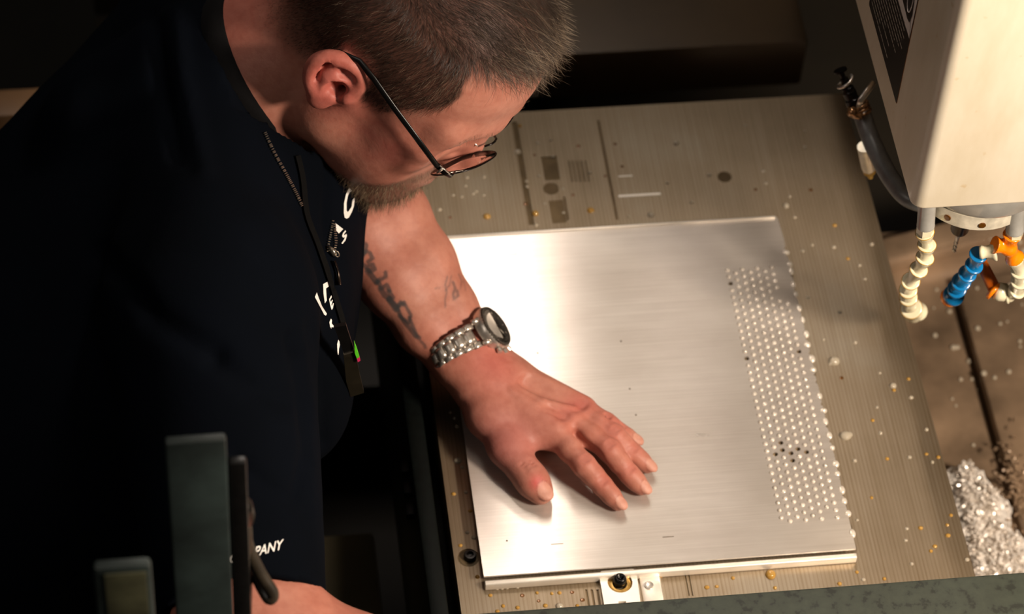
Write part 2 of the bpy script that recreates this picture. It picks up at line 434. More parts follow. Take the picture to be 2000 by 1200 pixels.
# milling machine enclosure: one thing with its panels
enc = empty('machine_enclosure', (.2, .3, -.95), 'dark painted sheet metal machine enclosure with brown coolant tray around the fixture table', 'machine')
def part(name, lo, hi, mat, parent, bev=.002): return MB().box(lo, hi, bev).build(name, mat, parent, angle=40)
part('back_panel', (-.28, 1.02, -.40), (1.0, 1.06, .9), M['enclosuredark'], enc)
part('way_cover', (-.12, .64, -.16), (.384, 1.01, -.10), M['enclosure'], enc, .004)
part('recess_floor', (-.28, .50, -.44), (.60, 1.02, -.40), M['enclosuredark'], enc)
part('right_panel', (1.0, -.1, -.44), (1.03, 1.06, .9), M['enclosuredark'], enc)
# coolant tray to the right of the table, with a raised rib and a stepped rear lip
part('tray_floor', (.30, -.09, -.235), (1.0, .49, -.205), M['tray'], enc)
part('tray_upper_floor', (.490, -.09, -.205), (.99, .42, -.190), M['tray'], enc, .004)
a = P(1738, 492, -.19); b = P(2010, 424, -.19)
lip = MB(); Mx = Matrix.Translation(Vector(a)) @ Matrix.Rotation(math.atan2(b[1]-a[1], b[0]-a[0]), 4, 'Z')
lip.box((-.03, -.012, -.02), (.6, .014, .006), .004, Mx); lip.build('tray_lip', M['tray'], enc, angle=40)
part('left_tray_floor', (-.40, -.09, -.38), (P(714, 900, -.30)[0], .26, -.30), M['olive'], enc, .004)
part('under_floor', (-.45, -.12, -.60), (.35, .6, -.56), M['enclosuredark'], enc)
part('left_rail', (-.0445, -.085, -.20), (-.0300, .50, .0), M['tealdark'], enc, .0025)
for k in range(3):      # small welded tabs on the rail's side
    q = P(820, 905+42*k, -.01); part('rail_tab', (-.052, q[1]-.006, -.02), (-.0446, q[1]+.006, -.012), M['tealdark'], enc, .001)
part('front_sill', (-.155, -.42, .06), (1.0, -.098, .10), M['greenpaint'], enc, .003)
part('front_sill_skirt', (-.155, -.112, -.60), (1.0, -.0985, .0595), M['tealdark'], enc, .001)
part('front_panel', (-.155, -.42, -.94), (1.0, -.40, .0595), M['tealdark'], enc, .002)

shelf = empty('workbench', (-.62, 1.1, -.95), 'tan topped bench far behind the man at the left edge', 'bench')
q0 = P(0, 175, -.15); q1 = P(0, 226, -.15)
part('worktop', (-1.3, q1[1], -.19), (-.30, q0[1], -.15), M['tan'], shelf)
part('front_edge', (-1.3, q1[1]-.02, -.24), (-.30, q1[1], -.19), M['tealdark'], shelf)
part('leg', (-1.28, q1[1], -.95), (-1.22, q1[1]+.06, -.19), M['tealdark'], shelf)
part('leg', (-.38, q1[1], -.95), (-.32, q1[1]+.06, -.19), M['tealdark'], shelf)

# ------------------------------------------------------------------ table and fixture plate
ZP = -.011
tb = empty('machine_table', (.18, .2, -.2), 'dark steel machine table under the big milled fixture plate', 'machine table')
part('table_body', (-.012, -.094, -.20), (.360, .478, -.060), M['steeldark'], tb, .002)
fx = empty('fixture_plate', (.18, .2, -.06), 'large grooved aluminium fixture plate spotted with coolant under the thin sheet', 'metal plate')
def XY(u, v, z=ZP): p = P(u, v, z); return (p[0], p[1])
xl, xr, yb, yt = -.0195, .3735, -.094, P(1645, 183, ZP)[1]
def rect(u0, v0, u1, v1, wd=None):
    """slot along the image direction (u0,v0)->(u1,v1), width wd metres, snapped to plate axes"""
    a, b = XY(u0, v0), XY(u1, v1)
    if abs(b[1]-a[1]) > abs(b[0]-a[0]): x = (a[0]+b[0])/2; return [(x-wd/2, min(a[1], b[1])), (x+wd/2, min(a[1], b[1])), (x+wd/2, max(a[1], b[1])), (x-wd/2, max(a[1], b[1]))]
    y = (a[1]+b[1])/2; return [(min(a[0], b[0]), y-wd/2), (max(a[0], b[0]), y-wd/2), (max(a[0], b[0]), y+wd/2), (min(a[0], b[0]), y+wd/2)]
slots = [rect(1010, 238, 1033, 440, .0050), rect(1168, 236, 1206, 430, .0022), rect(1073, 306, 1078, 352, .0135), rect(1086, 392, 1092, 436, .0125), rect(1103, 385, 1108, 430, .0022)]
slots += [rect(1112+8*k, 314, 1117+8*k, 356, .0014) for k in range(5)]
slots += [rect(1146+11*k, 1152, 1150+11*k, 1192, .0018) for k in range(4)] + [rect(1338+7*k, 1118, 1345+7*k, 1165, .0012) for k in range(2)]
bores = [(1076, 369, .0068), (1415, 346, .0062), (915, 1090, .0085)]
holes = list(slots)+[circle2(XY(u, v), r, 20) for u, v, r in bores]
V, Fc = slab([(xl, yb), (.3815, yb), (.3755, yt), (xl, yt)], holes, ZP-.0008, ZP)
mesh('plate_face', V, Fc, M['plate'], fx)
part('plate_core', (xl, yb, -.060), (xr, yt, ZP-.00085), M['slotfloor'], fx, .0005)
for u, v, r in bores[:2]:
    c = XY(u, v); MB().lathe([(r*.98, -.0012), (r*.80, -.0009), (r*.66, -.0010), (r*.60, -.0011)], (c[0], c[1], ZP), n=20).build('bore', M['brown'], fx, smooth=True)
# coolant scars milled bright
for (u0, v0, u1, v1, wd) in ((1208, 383, 1290, 379, .0022), (1208, 345, 1235, 343, .001)):
    r = rect(u0, v0, u1, v1, wd); MB().box((r[0][0], r[0][1], ZP-.0001), (r[2][0], r[2][1], ZP+.00012)).build('milled_scar', M['alu'], fx)
def screw(u, v, z, r, name, parent, tilt=(0, 0)):
    c = P(u, v, z)
    m = MB(); m.lathe([(r*1.0, 0), (r*1.0, r*.55), (r*.85, r*.8), (r*.55, r*.82), (r*.50, r*.35), (.0001, r*.32)], (c[0], c[1], z-.0005), n=20, cap=False)
    return m.build(name, M['blacksteel'], parent, angle=50)
# socket screw in an oval pocket on the left margin
c = XY(915, 1090)
MB().lathe([(.0084, -.0012), (.0075, -.0008), (.0066, -.0008)], (c[0], c[1], ZP), n=20, cap=False).build('counterbore', M['groove'], fx, smooth=True)
screw(918, 1088, ZP, .0050, 'socket_screw', fx)
# clamp block with brass washer near the sill
cl = empty('clamp_block', P(1213, 1148, ZP), 'machined clamp block with black screw and brass washer by the front sill', 'clamp')
c = P(1208, 1146, ZP)
V, Fc = slab([(c[0]-.014, c[1]-.024), (c[0]+.006, c[1]-.024), (c[0]+.006, c[1]-.018), (c[0]+.014, c[1]-.018), (c[0]+.015, c[1]+.010), (c[0]+.013, c[1]+.0125), (c[0]-.012, c[1]+.0125), (c[0]-.014, c[1]+.010)],
              [circle2((c[0]+.001, c[1]+.001), .0096, 24), [(c[0]-.003, c[1]-.0215), (c[0]+.003, c[1]-.0215), (c[0]+.003, c[1]-.0165), (c[0]-.003, c[1]-.0165)]], ZP, ZP+.004)
mesh('block', V, Fc, M['alu'], cl)
MB().lathe([(.0094, .0005), (.0094, .0022), (.0088, .0026), (.0058, .0026), (.0056, .0005)], (c[0]+.001, c[1]+.001, ZP), n=28, cap=False).build('washer', plain('brass_washer', (176, 138, 72), .3, .6, .2, 200), cl, angle=40)
m = MB(); m.lathe([(.0053, 0), (.0053, .0035), (.0050, .0048), (.0040, .0068), (.0026, .0072), (.0022, .0052), (.0001, .005)], (c[0]+.001, c[1]+.002, ZP+.0025), n=22, cap=False)
m.build('screw_head', M['blacksteel'], cl, smooth=True)
part('side_tab', (c[0]+.017, c[1]-.018, ZP), (c[0]+.033, c[1]+.010, ZP+.0022), M['alu'], cl, .002)
MB().lathe([(.0035, 0), (.0035, .0014), (.002, .0018)], (c[0]+.023, c[1]-.003, ZP+.002), n=16).build('tab_screw', M['steel'], cl, angle=40)

# raised spacer under the sheet and the bright fence bar in front of it
sp = MB(); sp.box((.004, .007, ZP), (.2865, .3390, -.0024), .0010); sp.build('spacer_block', M['slotfloor'], fx, angle=40)
fb = MB(); fb.box((.0005, -.0056, ZP), (.2905, -.0012, -.0034), .0009, seg=3); tag(fb.build('fence_bar', M['alu'], None, angle=40), 'bright narrow aluminium bar along the front edge of the sheet', 'metal bar')

# ------------------------------------------------------------------ the sheet with its perforations
SW, SH = .29, .3424
st = empty('perforated_sheet', (.145, .17, -.0028), 'thin brushed aluminium sheet with a band of small drilled holes under his hand', 'metal sheet')
c00 = P(1421, 528, 0.); c01 = P(1527, 1012, 0.); c10 = P(1513, 521, 0.)
nr = 36; pit = (c00[1]-c01[1])/(nr-1); px_ = pit*.866
hs = []; 
dark = {(2, 26), (3, 26), (3, 27), (1, 26), (4, 26), (2, 25)}
for i in range(8):
    for j in range(nr):
        x = c00[0]+i*px_+(.0); y = c00[1]-j*pit-(pit/2 if i % 2 else 0)
        if y < c01[1]-pit*.7: continue
        if i == 7 and j in (0, 1, 2, 3, 4): continue
        if i == 6 and j in (4,): continue
        if i in (6,) and j > 34: continue
        hs.append((i, j, x, y))
xe = SW
notch = []
y = .010; edge = [(0, 0), (xe, 0)]
ys = np.arange(.052, .318, .0075)
for k, yy in enumerate(ys):
    r = .0019 if k % 3 != 2 else .0008
    for a in np.linspace(-1.2, 1.2, 5): edge.append((xe-r*math.cos(a)*1.0+.0006, yy+r*math.sin(a)))
edge += [(xe-.0008, SH-.002), (xe-.002, SH), (0, SH)]
V, Fc = slab(edge, [circle2((x, y), .0021, 10) for (_, _, x, y) in hs], -.0016, 0.)
mesh('sheet', V, Fc, M['sheet'], st)
# bent-up flange along the rear and right edge of the sheet
fl = MB(); fl.box((.002, SH-.0022, 0.), (SW-.003, SH-.0005, .0016), .0004); fl.build('rear_burr', M['alu'], st, angle=40)
dome = MB(); dome.lathe([(.00205, -.0004), (.0019, .0003), (.0014, .0009), (.0007, .0012), (.0001, .0013)], n=10, cap=False)
dm = None; cnt = 0
for (i, j, x, y) in hs:
    if (i, j) in dark or rng.random() < .02: continue
    if dm is None:
        o = dome.build('hole_bead', M['bead'], st, smooth=True); dm = o; o.parent = st; o.matrix_parent_inverse = BASE[st.name].inverted()
    else:
        o = dm.copy(); col.objects.link(o)
    s_ = rng.uniform(.86, 1.08); o.location = (x, y, 0); o.scale = (s_, s_, rng.uniform(.7, 1.1)); cnt += 1
# small marks on the sheet
mk = MB()
for (u, v, l) in ((1000, 497, 22), (1088, 1063, 24), (1305, 1049, 22)):
    a = P(u-l/2, v+1, 0); b = P(u+l/2, v-1, 0); mk.box((a[0], a[1]-.0003, -.00005), (b[0], a[1]+.0003, .00012))
for (u, v) in ((990, 1057), (953, 548), (1230, 760), (1242, 811), (1213, 667), (1050, 690)): mk.lathe([(.0008, -.0001), (.0007, .0004), (.0001, .0005)], P(u, v, 0), n=8)
mk.build('scratch_mark', M['groove'], st)

# ------------------------------------------------------------------ droplets
drops = []
def D(lst, ox, oy, s, z=ZP):
    for it in lst:
        zx, zy = it[:2]; k = it[2] if len(it) > 2 else ''
        drops.append((ox+zx*s, oy+zy*s, k, z))
D([(785,155,'a'),(885,725,'aL'),(570,745,'aL'),(1245,705,'aL'),(215,770,'aL'),(770,325,'L'),(900,265),(985,245),(1000,355),(910,480),(828,515),(830,550),(1065,565),(500,580),(550,485),(430,545),(350,605),(405,615),(548,605),(480,595),(260,700),(1068,720),(1240,460),(1745,525),(1900,655),(1495,745),(1637,735,'L'),(1800,265,'L'),(890,800),(440,490),(945,660),(1165,285,'b'),(1405,272,'b'),(1450,418,'b'),(1340,480,'b'),(1130,603,'b'),(880,343,'b'),(820,662,'b'),(330,750,'b')],780,200,.3)
D([(300,572),(180,762),(550,230),(675,545),(690,630),(855,720),(830,785,'L'),(890,865),(1165,920,'a'),(1010,1055),(945,1098),(1160,1070),(1420,1050),(1257,1150,'a'),(960,270),(620,672,'b'),(1000,675,'b'),(960,380)],1300,180,.2833)
D([(388,22),(515,8),(570,52,'a'),(618,80),(640,135),(410,210),(537,270),(473,380),(600,392),(515,468,'X'),(500,478),(560,770,'X'),(575,765,'L'),(598,870),(608,1110),(545,535,'b')],1380,480,.4834)
D([(43,70),(178,98,'a'),(105,130,'L'),(110,150,'a'),(190,185),(10,292,'a'),(47,352),(262,335),(78,472,'a'),(183,465),(262,450,'a'),(318,465,'a'),(290,488),(377,737,'a'),(360,783,'a'),(363,832,'a'),(235,797,'a'),(170,800),(165,855),(302,883,'a'),(283,905,'a'),(193,965),(65,1035,'a'),(452,945),(30,230),(5,655,'a')],1700,700,.4167)
D([(643,355),(660,380),(672,558,'L'),(690,585),(655,697,'a'),(707,690),(725,768,'a'),(712,858),(740,880),(685,912,'a'),(670,415)],580,640,.467)
D([(470,735,'a'),(835,715,'a'),(950,720,'a'),(1010,715,'a'),(848,778,'b'),(900,815,'a'),(570,818,'a'),(683,830,'a'),(525,860,'a'),(1010,820,'L'),(1150,815,'a'),(1190,770,'b'),(1110,710,'b'),(720,735,'b'),(1800,585,'a'),(235,345,'a'),(370,590,'a'),(560,676),(600,674),(520,678),(680,668)],840,980,.25)
D([(230,480,'a'),(285,475,'a'),(375,428,'a'),(585,410,'aX'),(610,483,'a'),(1067,395,'a'),(1103,437),(970,460,'a'),(1220,432,'a')],1300,980,.35)
dd = MB(); dd.lathe([(1., -.02), (.97, .25), (.82, .52), (.55, .72), (.25, .80), (.01, .82)], n=14, cap=False)
proto = {}
names = {'': ('clear coolant droplet beaded on the bare milled plate', 'clear droplets on the fixture plate', 'drop'),
         'a': ('amber coolant droplet beaded on the milled plate', 'amber droplets on the fixture plate', 'amber'),
         'b': ('flat brown coolant spot on the milled plate', 'brown coolant spots on the fixture plate', 'brown')}
for (u, v, k, z) in drops:
    kind = 'a' if 'a' in k else ('b' if 'b' in k else '')
    if kind not in proto:
        o = dd.build('coolant_droplet', M[names[kind][2]], None, smooth=True); proto[kind] = o
    else: o = proto[kind].copy(); col.objects.link(o)
    p = P(u, v, z); r = .0016*rng.uniform(.85, 1.15)
    if 'L' in k: r = .0029
    if 'X' in k: r = .0044
    o.location = (p[0], p[1], z); o.scale = (r*rng.uniform(.95, 1.2), r, r*(.22 if kind == 'b' else .95))
    reg = 'the strip right of the sheet' if p[0] > SW else ('the strip left of the sheet' if p[0] < 0 else ('the plate behind the sheet' if p[1] > SH else 'the plate in front of the sheet'))
    if reg.startswith('the plate b'): reg += ', left part' if p[0] < .12 else (', middle part' if p[0] < .2 else ', right part')
    if reg.startswith('the strip r'): reg += ', rear half' if p[1] > .30 else (', middle' if p[1] > .12 else ', front end')
    big = 'large ' if ('L' in k or 'X' in k) else 'small '
    base = {'': 'clear coolant droplet', 'a': 'amber coolant droplet', 'b': 'flat brown coolant spot'}[kind]
    tag(o, big+base+' on '+reg, 'droplet', big+base+'s on '+reg)
# beads caught along the ragged right edge of the sheet
eb = None
for (zx, zy) in ((313,25),(330,72),(320,100),(345,155),(345,195),(358,250),(370,297),(383,355),(393,398),(405,455),(415,500),(440,605),(455,665),(467,708),(480,765),(490,815),(510,880),(518,920),(535,985),(543,1030),(562,1080),(590,1160)):
    p = P(1380+zx*.4834, 480+zy*.4834, 0.)
    if eb is None: o = eb = dd.build('edge_bead', M['bead'], None, smooth=True)
    else: o = eb.copy(); col.objects.link(o)
    o.location = (SW-.0006+rng.uniform(-.0006, .0008), p[1], -.0015); o.scale = (.0030*rng.uniform(.8, 1.2), .0029*rng.uniform(.8, 1.5), .0028)
    tag(o, 'milky coolant bead clinging to the ragged right edge of the sheet', 'droplet', 'coolant beads along the sheet edge')

# ------------------------------------------------------------------ swarf pile in the tray
def swarf(name, region, n, z0, hgt, size, mat, label):
    m = MB()
    for k in range(n):
        u, v = region(); p = P(u, v, z0); a = rng.uniform(0, 6.28); b = rng.uniform(0, 6.28); e = rng.uniform(-.5, .9)
        L = size*rng.uniform(.5, 1.4); wd = size*rng.uniform(.10, .25); R0 = size*rng.uniform(.25, .8)
        q = p+np.array([0, 0, rng.uniform(0, hgt)])
        Rm_ = np.array(Matrix.Rotation(a, 3, 'Z') @ Matrix.Rotation(b, 3, 'X') @ Matrix.Rotation(e, 3, 'Y'))
        pts = []
        for t_ in np.linspace(0, L/R0, 5):
            for s_ in (-1, 1): pts.append(q+Rm_@np.array([R0*math.cos(t_)-R0, R0*math.sin(t_), s_*wd+t_*wd*.6]))
        m.add(pts, [(2*i, 2*i+1, 2*i+3, 2*i+2) for i in range(4)])
    return tag(m.build(name, mat, None), label, 'swarf', kind='stuff')
def reg1():
    while True:
        v = rng.uniform(915, 1140); x0 = 1868+(v-915)*.16; x1 = 1905+(v-915)*.52+12*math.sin(v*.06)
        u = rng.uniform(x0, min(x1, 2010))
        return u, v
pile = Sdf((.38, .02, -.22), (.56, .27, -.14), .004)
for k in range(46):
    u, v = reg1(); p = P(u, v, -.185); pile.ell((p[0], p[1], -.200), (rng.uniform(.010, .018), rng.uniform(.010, .018), rng.uniform(.010, .018)), .008)
V, Q = pile.mesh(); N = vnormals(V, Q); V = V+N*(snoise(V, 600.)[:, None]*.002+snoise(V, 1400., 3.)[:, None]*.0014)
pl = mesh('swarf_heap', V, Q, M['chip'], None); tag(pl, 'heaped silvery swarf in the coolant tray at lower right', 'swarf', kind='stuff')
s1 = swarf('swarf_curls', reg1, 1500, -.185, .010, .0055, M['chip'], '')
par(s1, pl); 
for kk in ('label', 'category'):
    if kk in s1: del s1[kk]
swarf('loose_swarf', lambda: (rng.normal(1978, 16), rng.normal(955, 45)), 110, -.19, .006, .006, M['tray'], 'loose brownish swarf curls beside the silvery heap at right')
def reg3():
    return rng.uniform(1760, 2000), rng.uniform(450, 900)
sc_ = None
for k in range(46):
    u, v = reg3()
    if u < 1745+(v-450)*.24+18: continue
    p = P(u, v, -.19 if u > 1890 else -.2035)
    if sc_ is None: o = sc_ = dd.build('tray_droplet', M['drop'], None, smooth=True)
    else: o = sc_.copy(); col.objects.link(o)
    r = rng.uniform(.0012, .0028); o.location = (p[0], p[1], -.1895 if p[0] > .490 else -.2045); o.scale = (r, r, r)
    tag(o, 'coolant droplet on the brown tray floor', 'droplet', 'droplets on the tray floor')

# ------------------------------------------------------------------ machine head
hx, hy, hz = .3160, .110, .270
hd = empty('milling_spindle_housing', (.45, .35, hz), 'cream powder coated milling head cover with black warning label, above the plate', 'machine')
bm = bmesh.new(); bmesh.ops.create_cube(bm, size=1)
lo = np.array((hx, hy, hz)); hi = np.array((.64, .80, 1.15)); c = (lo+hi)/2; d = hi-lo
for v in bm.verts: v.co = Vector((v.co.x*d[0]+c[0], v.co.y*d[1]+c[1], v.co.z*d[2]+c[2]))
ve = [e for e in bm.edges if abs(e.verts[0].co.z-e.verts[1].co.z) > .1]
bmesh.ops.bevel(bm, geom=ve, offset=.010, segments=8, affect='EDGES', profile=.5)
be = [e for e in bm.edges if e.verts[0].co.z < hz+.001 and e.verts[1].co.z < hz+.001 and len(e.link_faces) == 2]
bmesh.ops.bevel(bm, geom=be, offset=.0022, segments=3, affect='EDGES', profile=.5)
me = bpy.data.meshes.new('cover'); bm.to_mesh(me); bm.free(); o = bpy.data.objects.new('cover', me); col.objects.link(o); me.materials.append(M['cream'])
me.polygons.foreach_set('use_smooth', [True]*len(me.polygons)); me.set_sharp_from_angle(angle=math.radians(50)); par(o, hd)
# warning label on the left face (plane x = hx): y along its length, z up
k0 = X2(1752, 199, hx); k1 = X2(1797, 0, hx); k2 = X2(1698, 8, hx)
ly0 = k0[1]; ly1 = k2[1]; lz0 = min(k0[2], k2[2])
lbl_top = k1[2]+.06
def lab(name, y0, y1, z0, z1, dep, mat, parent, rad=.002):
    ol = []
    for (cy_, cz_, a0) in ((y1-rad, z0+rad, -90), (y1-rad, z1-rad, 0), (y0+rad, z1-rad, 90), (y0+rad, z0+rad, 180)):
        for a in np.linspace(a0, a0+90, 4): ol.append((cy_+rad*math.cos(math.radians(a)), cz_+rad*math.sin(math.radians(a))))
    V, Fc = slab(ol, [], 0, dep)
    return mesh(name, [(hx-v[2], v[0], v[1]) for v in V], [f[::-1] for f in Fc], mat, parent)
lab('label_edge', ly0-.0006, ly1+.0006, lz0-.0006, lbl_top, .00025, M['rust'], hd)
lbo = lab('warning_label', ly0, ly1, lz0, lbl_top, .0004, M['label'], hd)
LY = ly1-ly0; ink = MB()
def bar(y0, y1, z0, z1): ink.add([(hx-.0005, y0, z0), (hx-.0005, y1, z0), (hx-.0005, y1, z1), (hx-.0005, y0, z1)], [(0, 3, 2, 1)])
lh = (k1[2]-lz0)
# text rows seen from (1600,0) crop: rows run along y; the lowest row is shortest
rows = 13
for r_ in range(rows):
    z = lz0+.008+r_*lh*.048
    ext = (.62, .30, .60, .45, .78, .70, .82, .9, .86, .9, .88, .9, .9)[r_]; y = ly1-.006; end = y-LY*ext*.92
    if r_ in (0, 1): y = ly1-.006
    while y > end:
        L = rng.uniform(.003, .010); bar(max(end, y-L), y, z, z+.0013); y -= L+.0012
ink.build('label_text', M['labelink'], lbo)
wz0 = lz0+lh*.62
wm = MB(); w0 = X2(1778, 78, hx); w1 = X2(1756, 0, hx); w2 = X2(1796, 0, hx)
zt = lbl_top-.002
wm.add([(hx-.0006, w0[1]-.000, w0[2]), (hx-.0006, w1[1], w1[2]), (hx-.0006, w1[1], zt), (hx-.0006, ly0+.0005, zt), (hx-.0006, ly0+.0005, w0[2])], [(0, 1, 2, 3, 4)])
wm.build('label_white_field', M['labelwhite'], lbo)
bp = [X2(1778, 44, hx), X2(1784, 30, hx), X2(1788, 0, hx), X2(1765, 0, hx), X2(1774, 36, hx)]
up = [(hx-.0008, p[1], p[2]) for p in bp[:3]]+[(hx-.0008, bp[2][1], zt-.001), (hx-.0008, bp[3][1], zt-.001)]+[(hx-.0008, p[1], p[2]) for p in bp[3:]]
MB().add(up, [tuple(range(len(up)))]).build('label_symbol_field', M['label'], lbo)
rc = X2(1779, 6, hx); ring = []
for k in range(20):
    a = k/20*2*math.pi; ring.append((hx-.0010, rc[1]+.0065*math.cos(a), rc[2]+.008+.016*math.sin(a)))
MB().tube(ring+[ring[0]], .0004, 6).build('label_symbol_ring', M['labelwhite'], lbo)

# spindle nose under the cover
sp_c = P(1873, 452, .186)
cx_, cy_ = sp_c[0]-.004, sp_c[1]
MB().lathe([(.054, .272), (.054, .252), (.052, .248), (.046, .246)], (cx_+.012, hy+.058, 0), n=48).build('spindle_nose', M['greypaint'], hd, angle=40)
rg = MB(); rg.lathe([(.046, .2475), (.0458, .2335), (.0445, .232), (.012, .232)], (cx_+.008, hy+.053, 0), n=48); rgo = rg.build('nose_ring', M['whitering'], hd, angle=40)
for ang in (-128, -95, -62, -30, -160):
    a = math.radians(ang); c_ = np.array((cx_+.008+.0459*math.cos(a), hy+.053+.0459*math.sin(a), .2395))
    MB().lathe([(.0028, -.001), (.0028, .0006), (.0018, .0007)], c_, (math.cos(a), math.sin(a), 0), 14).build('ring_screw_hole', M['brown'] if ang != -62 else M['black'], rgo)
ch = MB(); ch.lathe([(.009, .2385), (.009, .215), (.0074, .205), (.0070, .1885), (.0062, .1865), (.003, .1862)], (sp_c[0], sp_c[1], 0), n=24); ch.build('collet_holder', M['steeldark'], hd, angle=35)
em = MB(); em.lathe([(.0019, .187), (.0019, .178), (.0016, .176), (.0014, .163), (.0004, .1615)], (sp_c[0], sp_c[1], 0), n=14); 
for ph in (0, math.pi): em.tube([(sp_c[0]+.0013*math.cos(ph+t_*9), sp_c[1]+.0013*math.sin(ph+t_*9), .176-.013*t_) for t_ in np.linspace(0, 1, 16)], .0006, 5)
em.build('end_mill', M['steel'], hd, smooth=True)

# articulated coolant hoses
def seg(name, a, b, mat, parent, r0=.0070, r1=.0042, rim=True):
    a = np.array(a); b = np.array(b); L = np.linalg.norm(b-a); ax = (b-a)/L
    pr = [(r0*.80, .0002), (r0*.97, 0), (r0*1.02, .0008), (r0*.98, .0022), (r0*.86, L*.32), (r1*1.06, L*.66), (r1, L*.85), (r1*1.08, L*1.0), (r1*1.2, L*1.12), (r1*1.0, L*1.3)]
    o = MB().lathe(pr, a, ax, 28).build(name, mat, parent, smooth=True)
    if rim:
        rr = r0*1.0; ref = np.cross(ax, (0, 1, .2)); ref /= np.linalg.norm(ref); q = np.cross(ax, ref)
        MB().tube([a+ax*.0004+(ref*math.cos(t_)+q*math.sin(t_))*rr for t_ in np.linspace(0, 2*math.pi, 25)], .00035, 6, cap=False).build('rim_residue', M['residue'], o, smooth=True)
    return o
def z8(zx, zy, y): return Y2(1740+zx/5, 400+zy/5, y)
h1 = empty('coolant_hose', z8(345, 50, .13), 'ivory segmented coolant hose hanging alone at the left of the spindle', 'hose')
pa, pb = z8(352, 20, .128), z8(340, 205, .128)
def pipe(a, b, r, par_):
    ax = np.array(b)-np.array(a); L = np.linalg.norm(ax)
    MB().lathe([(r, -.012), (r, L*.9), (r*1.03, L*.92), (r*1.03, L), (r*.8, L+.0005)], a, ax, 24).build('nozzle_pipe', M['greypaint'], par_, angle=40)
def hexa(a, b, r, par_):
    ax = np.array(b)-np.array(a); L = np.linalg.norm(ax)
    MB().lathe([(r*.95, 0), (r, .0005), (r, L*.8), (r*.9, L)], a, ax, 6).build('hex_adapter', M['ivory'], par_)
pipe(pa, pb, .0066, h1); hexa(z8(340, 205, .128), z8(333, 275, .128), .0068, h1)
pts1 = [(330, 268, .128), (352, 392, .130), (335, 515, .131), (275, 630, .133), (195, 745, .138), (170, 830, .150), (172, 905, .162), (190, 985, .176)]
for k in range(len(pts1)-1): seg('hose_segment', z8(*pts1[k]), z8(*pts1[k+1]), M['ivory'], h1)
a = z8(200, 1010, .180); seg('hose_segment', a, a+(z8(215, 1060, .195)-a), M['ivory'], h1, .0086, .0065)
a = z8(262, 1040, .198); MB().lathe([(.0078, 0), (.0080, .003), (.0062, .008), (.005, .012), (.003, .0122)], a, (.2, .5, -.8), 24).build('round_nozzle', M['ivory'], h1, smooth=True)
h2 = empty('coolant_hose', z8(1215, 150, .13), 'branched coolant hose with orange Y fitting, blue arm and curled ivory arm, at right', 'hose')
pipe(z8(1218, 90, .126), z8(1210, 250, .126), .0068, h2); hexa(z8(1210, 245, .126), z8(1205, 310, .126), .0068, h2)
yf = Sdf(z8(1150, 420, .126)-.03, z8(1150, 420, .126)+.03, .0007)
c_ = z8(1150, 420, .126)
for e_, r_ in ((z8(1188, 290, .126), .0084), (z8(1010, 392, .126), .0080), (z8(1212, 525, .126), .0084)):
    d_ = e_-c_; L_ = np.linalg.norm(d_); d_ = d_/L_
    yf.cone(c_, c_+d_*L_*.55, .0054, .0050, .003); yf.cone(c_+d_*L_*.45, c_+d_*(L_+.004), .0044, r_+.0008, .002); cutplane(yf, e_, d_, .0145)
V, Q = yf.mesh(); mesh('y_fitting', V, Q, M['orange'], h2, smooth=True)
seg('hose_segment', z8(1035, 455, .126), z8(905, 465, .128), M['ivory'], h2, .0074, .0046, False)
bl = [(858, 480, .130), (815, 590, .133), (750, 672, .138), (690, 750, .145), (645, 820, .158), (625, 880, .175)]
for k in range(len(bl)-1): seg('blue_segment', z8(*bl[k]), z8(*bl[k+1]), M['blue'], h2, .0071+.0004*(k > 2), .0047, False)
a = z8(615, 885, .176); ax = z8(560, 930, .20)-a
MB().lathe([(.0084, -.002), (.0088, .001), (.0080, .004), (.006, .0045)], a, (-.25, .35, -.9), 26).build('blue_end_cap', M['blue'], h2, smooth=True)
MB().lathe([(.0078, .0035), (.0076, .008), (.005, .010), (.003, .0102)], a, (-.35, .35, -.85), 26).build('orange_nozzle', M['orange'], h2, smooth=True)
iv = [(1205, 520, .126), (1262, 640, .128), (1262, 740, .131), (1240, 830, .136), (1160, 880, .140), (1085, 875, .142)]
for k in range(len(iv)-1): seg('hose_segment', z8(*iv[k]), z8(*iv[k+1]), M['ivory'], h2, .0072, .0048, False)
a = z8(1045, 850, .142); b = z8(1000, 790, .146)
MB().lathe([(.0074, -.006), (.0074, .0), (.006, .003)], a, z8(1000, 845, .142)-a, 26).build('hose_collar', M['ivory'], h2, smooth=True)
a = z8(1012, 848, .143)
MB().lathe([(.0080, -.001), (.0082, .0012), (.0060, .003)], a, z8(960, 800, .147)-a, 26).build('orange_collar', M['orange'], h2, smooth=True)
MB().lathe([(.0052, 0), (.0049, .012), (.0045, .028), (.003, .0285)], z8(1008, 815, .146), z8(945, 690, .152)-z8(1008, 815, .146), 22).build('orange_nozzle', plain('dull_orange_plastic', (190, 92, 20), .35, 0, .1, 60), h2, smooth=True)

